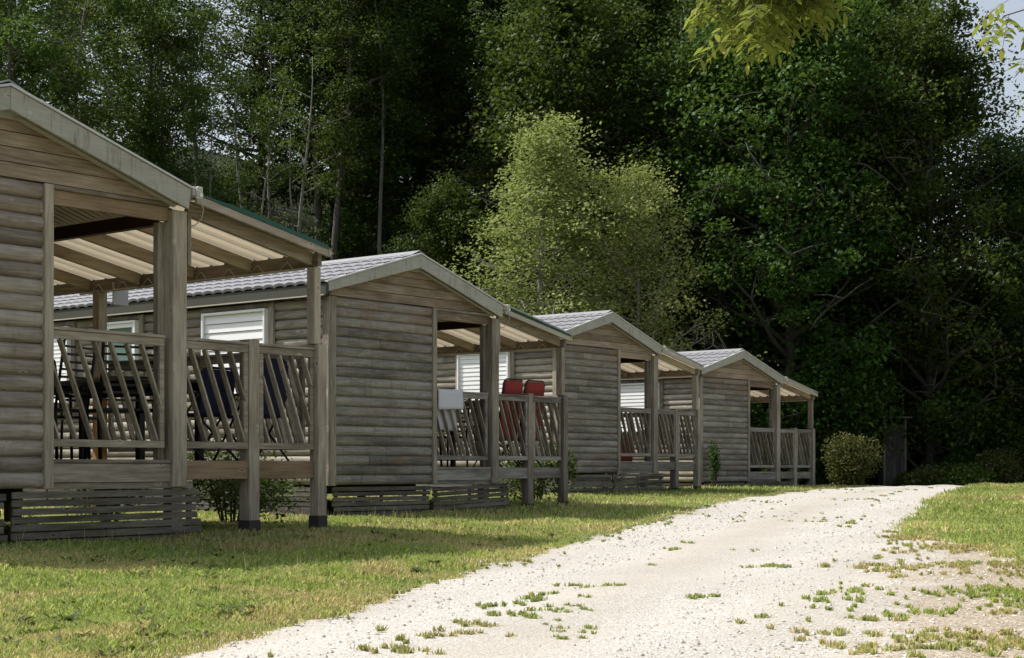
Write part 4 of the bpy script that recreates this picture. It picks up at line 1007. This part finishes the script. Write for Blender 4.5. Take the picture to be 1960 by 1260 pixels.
LOOK = {'dense_a': 'broad dark green tree', 'dense_b': 'tall olive green leafy tree', 'dense_c': 'wide low-branched dark tree', 'tall_a': 'tall bare-trunked leaning tree',
        'tall_b': 'ivy-clad tall trunk with thin crown', 'slim_a': 'slender pale-barked tree', 'slim_b': 'thin leaning pale-stemmed tree', 'dead': 'nearly leafless grey tree'}
ZONES = [(-1e9, 0, 'beyond the left edge'), (0, 160, 'above the nearest gable'), (160, 360, 'above the nearest roof slope'), (360, 560, 'above the green-edged canopy'), (560, 720, 'left of the second cabin ridge'),
         (720, 880, 'right of the second cabin ridge'), (880, 1090, 'behind the taller birch'), (1090, 1290, 'behind the lower birch'), (1290, 1420, 'above the fourth cabin ridge'), (1420, 1580, 'above the last terrace canopy'),
         (1580, 1700, 'behind the rounded hedge bush'), (1700, 1830, 'over the dark wooden shed'), (1830, 1e9, 'at the right edge')]
ROWS = [(-9, 3.5, 'at the slope foot'), (3.5, 8.5, 'low on the slope'), (8.5, 15, 'halfway uphill'), (15, 24, 'high uphill'), (24, 99, 'near the crest')]
placed = []
rf_ = random.Random(99)
HT = {'dense_a': 13.5, 'dense_b': 14.5, 'dense_c': 12.5, 'tall_a': 15.5, 'tall_b': 16, 'slim_a': 14, 'slim_b': 13, 'dead': 12.5}
def place_tree(kind, x, y, sc, rz=None, rowlab=None):
    mt, mc = T[kind]; z = gz(x, y)
    for bx_, by_ in ((1.15, 46.5), (3.35, 47.2)):      # trees sunward of the birches are lowered or dropped to let light through
        t_ = (x - bx_) * -.975 + (y - by_) * .22; lat = abs((x - bx_) * .22 + (y - by_) * .975)
        if -3 < t_ < 24 and lat < 3.6:
            sc = min(sc, (3.5 + 1.2 * max(0, t_ - 2) - z) / HT[kind])
    if sc < .5:
        if sc < .3: return None
        kind = 'dense_a'; mt, mc = T[kind]
    name = {'dead': 'bare_tree', 'slim_a': 'slender_tree', 'slim_b': 'slender_tree'}.get(kind, 'tree')
    r = thing(name, '', 'tree', (x, y, z), rf_.random() * 6.283 if rz is None else rz, 'trees of the wood behind the cabins')
    r.scale = (sc, sc, sc * rf_.uniform(.94, 1.06))
    link('trunk', mt, r); link('crown', mc, r); placed.append((r, kind, x, y)); return r
# rows following the foot of the slope
def edge_point(s, d):
    """s: distance along EDGE, d: distance uphill from it"""
    for (ax, ay), (bx, by) in zip(EDGE[:-1], EDGE[1:]):
        L = math.hypot(bx - ax, by - ay)
        if s <= L:
            tx, ty = (bx - ax) / L, (by - ay) / L; return ax + tx * s - ty * d, ay + ty * s + tx * d
        s -= L
    return None
def visible_u(x, y): return 980 + FPX * x / y
rowsp = [(-.8, 4.6), (1.8, 4.0), (5.5, 3.8), (10, 3.9), (15, 4.0), (21, 4.0), (28, 4.4), (36, 5.0)]
for ri, (d, sp) in enumerate(rowsp):
    s = 38 + rf_.random() * sp
    while True:
        q = edge_point(s, d + rf_.uniform(-1.3, 1.3)); s += sp * rf_.uniform(.75, 1.3)
        if q is None or s > 165: break
        x, y = q
        if y < 18: continue
        u = visible_u(x, y)
        if ri == 0 and u < 1400: continue
        if u < -620 or u > 2500: continue
        left = u < 640; gap = 510 < u < 590 or 1500 < u < 1580
        rr = rf_.random()
        if left: kind = ['tall_a', 'slim_b', 'tall_b', 'dense_a', 'dense_b', 'dense_c'][int(rr * 6)] if ri > 3 else ['tall_a', 'slim_b', 'slim_a', 'tall_b', 'dead', 'tall_a'][int(rr * 6)]
        elif u < 1300: kind = ['dense_a', 'dense_b', 'tall_b', 'dense_c', 'tall_a', 'dense_a'][int(rr * 6)]
        else: kind = ['dense_c', 'dense_a', 'dense_b', 'dense_c', 'dense_a'][int(rr * 5)]
        if gap and ri > 2 and kind.startswith('dense'): kind = 'slim_a'
        if ri >= 5 and rf_.random() < .12: continue
        # crowns reach a little past the top of the picture; the wood thins out at the right where the sky shows
        if u > 1780: top = np.interp(u, [1770, 1840, 2100], [.28, .21, .185]) * y
        else: top = (.31 + .05 * rf_.random()) * y
        H0 = {'dense_a': 13.5, 'dense_b': 14.5, 'dense_c': 12.5, 'tall_a': 15.5, 'tall_b': 16, 'slim_a': 14, 'slim_b': 13, 'dead': 12.5}[kind]
        need = max(4.5, top - gz(x, y)); sc = min(1.15, max(.62 if u < 1780 else .35, need / H0))
        place_tree(kind, x, y, sc)
# hand-set trees one can tell apart in the photograph
for kind, u, y, sc in [('tall_a', 345, 46, .95), ('slim_a', 500, 47, 1.0), ('slim_b', 440, 45, 1.0), ('slim_a', 150, 44, 1.0), ('dead', 575, 52, 1.1), ('tall_b', 70, 43, .9), ('dead', 1330, 54, 1.15), ('dead', 1300, 57, 1.1), ('slim_a', 730, 56, 1.05), ('dense_a', 640, 61, .95), ('dense_a', 500, 60, .9), ('dense_b', 690, 58, 1.0), ('tall_b', 610, 57, 1.0), ('slim_b', 250, 45, 1.0), ('slim_a', 300, 47, 1.0), ('slim_a', 20, 42, 1.0), ('dense_b', 775, 61, .95), ('dense_a', 800, 66, 1.1), ('tall_a', 745, 58, 1.0), ('dense_b', 840, 62, 1.0)]:
    place_tree(kind, (u - 980) / FPX * y, y, sc)
def ordn(i, n):
    if n == 1: return ''
    if n == 2: return ('left ', 'right ')[i]
    return 'leftmost ' if i == 0 else 'rightmost ' if i == n - 1 else ('second ', 'third ', 'fourth ', 'fifth ', 'sixth ', 'seventh ')[i - 1]
keys = {}
for r, kind, x, y in placed:
    u = visible_u(x, y); d = float(edge_dist(np.array([x]), np.array([y]))[0])
    zn = next(t for a, b, t in ZONES if a <= u < b); rw = next(t for a, b, t in ROWS if a <= d < b)
    keys.setdefault((LOOK[kind], rw, zn), []).append((u, r))
for (lk, rw, zn), L in keys.items():
    L.sort(key=lambda q: q[0]); n = len(L)
    for i, (u, r) in enumerate(L):
        pre = ordn(i, n)
        r['label'] = (pre + lk + ' ' + rw + ', ' + zn)

# the two birches standing in the light behind the cabins
bt, bc = make_tree('birch', 31, 11.3, .08, 3.5, 400, 62, .10, M['birchleaf'], M['palebark'], lean=(.1, 0), tr0=.11, shape='cone', clump=.66, wob=.12)
r = thing('birch_tree', 'taller of two pale green birches, pointed crown above the third cabin roof', 'tree', (.80, 46.5, gz(.80, 46.5)), .4, 'pale green birches behind the cabins'); r.scale = (1.14, 1.14, .955); link('trunk', bt, r); link('crown', bc, r)
bt, bc = make_tree('birch', 33, 10.1, .05, 3.7, 400, 62, .10, M['birchleaf'], M['palebark'], lean=(.1, 0), tr0=.10, shape='cone', clump=.66, wob=.15)
r = thing('birch_tree', 'lower rounder pale green birch right of the taller one, above the third cabin gable', 'tree', (3.6, 47.2, gz(3.6, 47.2)), 1.0, 'pale green birches behind the cabins'); r.scale = (.98, .98, .96); link('trunk', bt, r); link('crown', bc, r)

# understorey shrubs on and along the slope
B = {}
B['a'] = make_bush('shrub', 11, 1.5, 2.0, 7000, .09, M['leaf'])
B['b'] = make_bush('shrub', 12, 1.3, 2.5, 7000, .09, M['leaf2'])
B['c'] = make_bush('shrub', 13, 1.7, 1.5, 6500, .085, M['bushleaf'])
BL = {'a': 'dark green shrub', 'b': 'tall olive green shrub', 'c': 'low spreading mid-green shrub'}
bk = {}
for d, sp in ((-.6, 2.4), (2.6, 2.6), (6.5, 2.8), (11.5, 3.0), (17, 3.4), (23, 4.0)):
    s = 42 + rf_.random() * 2
    while True:
        q = edge_point(s, d + rf_.uniform(-.9, .9)); s += sp * rf_.uniform(.7, 1.35)
        if q is None or s > 160: break
        x, y = q
        if y < 20: continue
        u = visible_u(x, y)
        if u < -120 or u > 2080 or (1665 < u < 1755 and y < 52): continue
        if d > 12 and u > 1500 and rf_.random() < .4: continue
        kd = rf_.choice('aabcb'); sc = rf_.uniform(.75, 1.35) * (1.15 if 560 < u < 900 else 1.45 if u > 1330 and d > 1 else 1)
        ms, mf = B[kd]; r = thing('shrub', '', 'shrub', (x, y, gz(x, y)), rf_.random() * 6.283, 'undergrowth shrubs in the wood'); r.scale = (sc, sc, sc * rf_.uniform(.9, 1.2)); link('stem', ms, r); link('foliage', mf, r)
        zn = next(t for a, b, t in ZONES if a <= u < b); dd = float(edge_dist(np.array([x]), np.array([y]))[0]); rw = next(t for a, b, t in ROWS if a <= dd < b)
        bk.setdefault((BL[kd], rw, zn), []).append((u, r))
for (lk, rw, zn), L in bk.items():
    L.sort(key=lambda q: q[0]); n = len(L)
    for i, (u, r) in enumerate(L):
        pre = ordn(i, n)
        r['label'] = pre + lk + ' ' + rw + ', ' + zn
s = 42
while True:
    q = edge_point(s, rf_.uniform(-.9, .9)); s += rf_.uniform(1.4, 2.3)
    if q is None or s > 150: break
    x, y = q; u = visible_u(x, y)
    if y < 40 or u < 1320 or u > 2050 or 1640 < u < 1775: continue
    ms, mf = B['b' if rf_.random() < .5 else 'a']; sc = rf_.uniform(1.3, 1.8)
    r = thing('tall_shrub', '', 'shrub', (x, y, gz(x, y)), rf_.random() * 6.283, 'tall shrubs screening the right part of the wood'); r.scale = (sc, sc, sc * rf_.uniform(1.1, 1.5)); link('stem', ms, r); link('foliage', mf, r)
    bk2 = globals().setdefault('BK2', []); bk2.append((u, r))
BK2.sort(key=lambda q: q[0])
for i, (u, r) in enumerate(BK2):
    zn = next(t for a, b, t in ZONES if a <= u < b); same = [q for q in BK2 if next(t for a, b, t in ZONES if a <= q[0] < b) == zn]
    r['label'] = ordn([q[1] for q in same].index(r), len(same)) + 'tall dark leafy shrub screening the wood, ' + zn
# single bushes near the cabins
def bush(name, label, x, y, seed, rx, rz, n, ls, lm, z=None):
    a, b = make_bush(name, seed, rx, rz, n, ls, lm); r = thing(name, label, 'bush', (x, y, gz(x, y) if z is None else z), 0); link('stem', a, r); link('foliage', b, r); return r
x, y, _ = loc(0, 5.75, 2.2, 0); bush('bush', 'leafy green bush growing between the nearest terrace posts and the second cabin', x, y, 41, .78, 1.05, 3800, .055, M['bushleaf'])
x, y, _ = loc(1, 6.3, 1.6, 0); bush('bush', 'light green bush behind the legs of the second terrace', x, y, 42, .75, 1.1, 2600, .075, M['bushleaf'])
x, y, _ = loc(2, 5.3, 2.6, 0); bush('bush', 'dark bush behind the legs of the third terrace', x, y, 43, .6, .9, 1800, .08, M['leaf2'])
x, y, _ = loc(3, -.15, -.35, 0); bush('climbing_plant', 'narrow dark climbing plant at the left corner of the farthest cabin', x, y, 44, .17, 1.15, 700, .06, M['leaf'])
x, y, _ = loc(3, 6.3, 1.4, 0); bush('bush', 'dark loose bush just right of the farthest terrace', x, y, 45, .85, 1.45, 3600, .08, M['leaf2'])
bush('hedge_bush', 'clipped rounded bush, green on top and brownish below, where the track disappears', 9.15, 42.6, 46, .95, 1.42, 8500, .07, M['hedgeleaf'])
x, y, _ = loc(0, 4.7, 2.9, 0); bush('bush', 'small bush low in the shade under the nearest terrace', x, y, 47, .5, .6, 1500, .05, M['leaf2'])
for i, (u, y, rx, rz, lb) in enumerate([(1800, 47.5, 1.1, 1.0, 'nettles and ferns beside the dark shed'), (1860, 47, 1.1, 1.0, 'low pale-tipped ferns left of the bright lawn edge'), (1920, 47.5, 1.3, 1.4, 'bramble thicket at the right edge beyond the lawn'), (1985, 49, 1.3, 1.9, 'tall bramble bush cut by the right edge'), (1760, 48.6, .8, .7, 'dark low weeds in front of the shed')]):
    bush('bush', lb, (u - 980) / FPX * y, y, 60 + i, rx, rz, 4200, .085, M['bushleaf'] if i % 2 == 0 else M['leaf'])
# dark wooden shed in the shade
M['shed_dark'] = wood('shade_dark_board', 'z', (0.022, 0.020, 0.018), (0.05, 0.047, 0.042), (0.095, 0.09, 0.08))  # board tone darkened to stand in for the deep tree shade
sx_, sy_ = 11.75, 49.6; zz = gz(sx_, sy_)
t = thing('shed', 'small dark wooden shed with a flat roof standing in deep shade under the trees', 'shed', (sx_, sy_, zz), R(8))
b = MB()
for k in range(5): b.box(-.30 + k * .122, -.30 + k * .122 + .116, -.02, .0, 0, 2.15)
b.box(-.30, -.27, .0, .7, 0, 2.25); b.box(.28, .31, .0, .7, 0, 2.25); b.box(-.30, .31, .68, .70, 0, 2.25); b.build('wall', M['shed_dark'], t)
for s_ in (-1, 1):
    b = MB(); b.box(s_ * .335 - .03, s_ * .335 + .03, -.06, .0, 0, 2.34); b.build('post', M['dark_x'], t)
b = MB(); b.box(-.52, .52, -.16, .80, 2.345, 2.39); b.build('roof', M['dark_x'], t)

# ---------------------------------------------------------------- ash tree overhanging from the right, close to the camera
def ash():
    rg = random.Random(77); wood_ = MB(); Vs = []; rn = []
    t = thing('ash_tree', 'ash tree outside the right edge, its sunlit branches hanging into the top of the view', 'tree', (5.6, 9.4, gz(5.6, 9.4)), 0)
    o_ = Vector((5.6, 9.4, gz(5.6, 9.4)))
    wood_.tube([(0, 0, -.3), (.05, .1, 1.5), (-.1, 0, 3.2), (.1, .1, 5.2), (0, 0, 7.5)], [.22, .17, .14, .10, .04], 10)
    def pinnate(p, d, L):
        """compound leaf: leaflets in opposite pairs plus one at the tip"""
        d = d.normalized(); pts = [p]; 
        for k in range(5): d = (d + Vector((0, 0, -.10))).normalized(); pts.append(pts[-1] + d * L / 5)
        wood_.tube(pts, .0016, 3, cap=False)
        side = d.cross(Vector((rg.uniform(-.4, .4), rg.uniform(-.4, .4), 1))).normalized(); tone = rg.random()
        def leaflet(q, v):
            l = rg.uniform(.06, .092); v = (v + Vector((rg.uniform(-.2, .2), rg.uniform(-.2, .2), rg.uniform(-.45, .1)))).normalized(); w = v.cross(Vector((rg.uniform(-.5, .5), rg.uniform(-.5, .5), 1))).normalized() * l * .17
            nn = w.cross(v).normalized() * l * .04
            Vs.append([q, q + v * l * .35 + w + nn, q + v * l * .7 + w * .75, q + v * l - nn, q + v * l * .7 - w * .75, q + v * l * .35 - w + nn]); rn.append(min(1, tone * .6 + rg.random() * .4))
        for k in range(1, 5):
            for s_ in (-1, 1): leaflet(pts[k], d * .55 + side * s_)
        leaflet(pts[5], d)
    def spray(base, tips, n_each, rad):
        for tp in tips:
            tp = Vector(tp) - o_; mid = base.lerp(tp, .55) + Vector((0, 0, .22)); wood_.tube([base, mid, tp], [.012, .007, .003], 5, cap=False)
            for _ in range(n_each):
                f = rg.uniform(.45, 1); q = mid.lerp(tp, (f - .45) / .55) if f > .45 else mid
                q = q + Vector((rg.gauss(0, rad), rg.gauss(0, rad), rg.gauss(0, rad * .8)))
                pinnate(q, Vector((rg.uniform(-1, 1), rg.uniform(-1, 1), rg.uniform(-.8, .1))), rg.uniform(.16, .24))
    # limb over the top of the picture
    limb = [Vector((0, 0, 3.0)), Vector((-1.3, -.3, 3.75)), Vector((-2.8, -.8, 3.95)), Vector((-4.0, -1.2, 3.75)), Vector((-4.7, -1.3, 3.5))]
    wood_.tube(limb, [.09, .06, .04, .02, .008], 7)
    def P(u, v, y): return ((u - 974) / FPX * y, y, (916 - v) / FPX * y)
    spray(limb[3], [P(1370, 25, 8.0), P(1395, 60, 8.1), P(1440, -10, 8.2), P(1430, 70, 7.9), P(1480, 30, 8.0)], 26, .07)
    spray(limb[3], [P(1490, 75, 8.2), P(1540, 15, 8.1), P(1560, -10, 8.3), P(1410, 95, 8.1), P(1530, 50, 8.3), P(1350, -30, 8.3), P(1460, 45, 8.2)], 24, .07)
    lim2 = [Vector((0, 0, 2.4)), Vector((-1.0, -.6, 2.9)), Vector((-1.9, -1.1, 2.95)), Vector((-2.5, -1.3, 2.7))]
    wood_.tube(lim2, [.07, .045, .028, .01], 7)
    spray(lim2[2], [P(1915, 50, 8.0), P(1945, 80, 8.1), P(1955, 130, 8.0), P(1990, 40, 8.0), P(2000, 110, 8.2), P(1985, 180, 8.1)], 16, .07)
    spray(lim2[2], [P(1975, 320, 8.0), P(2020, 300, 8.1), P(2030, 220, 8.0), P(1955, 20, 8.2)], 9, .05)
    # the rest of the crown, above and right of the frame
    for _ in range(26):
        h = rg.uniform(3.6, 7.6); a = rg.uniform(-1.5, 1.5); L = rg.uniform(.8, 2.4) * (1.2 - h / 9)
        e = Vector((math.cos(a) * L, math.sin(a) * L, h + rg.uniform(.1, .7))); wood_.tube([(0, 0, h), e * .55 + Vector((0, 0, h * .45)), e], [.03, .02, .008], 5, cap=False)
        for k in range(34): pinnate(e + Vector((rg.gauss(0, .4), rg.gauss(0, .4), rg.gauss(0, .3))), Vector((rg.uniform(-1, 1), rg.uniform(-1, 1), rg.uniform(-.6, .3))), rg.uniform(.16, .24))
    wood_.build('trunk', M['bark'], t)
    V = np.array([[tuple(q) for q in f] for f in Vs]); link('crown', np_mesh('ash_crown', V.reshape(-1, 3), 6, M['ashleaf'], rnd=rn), t)
ash()
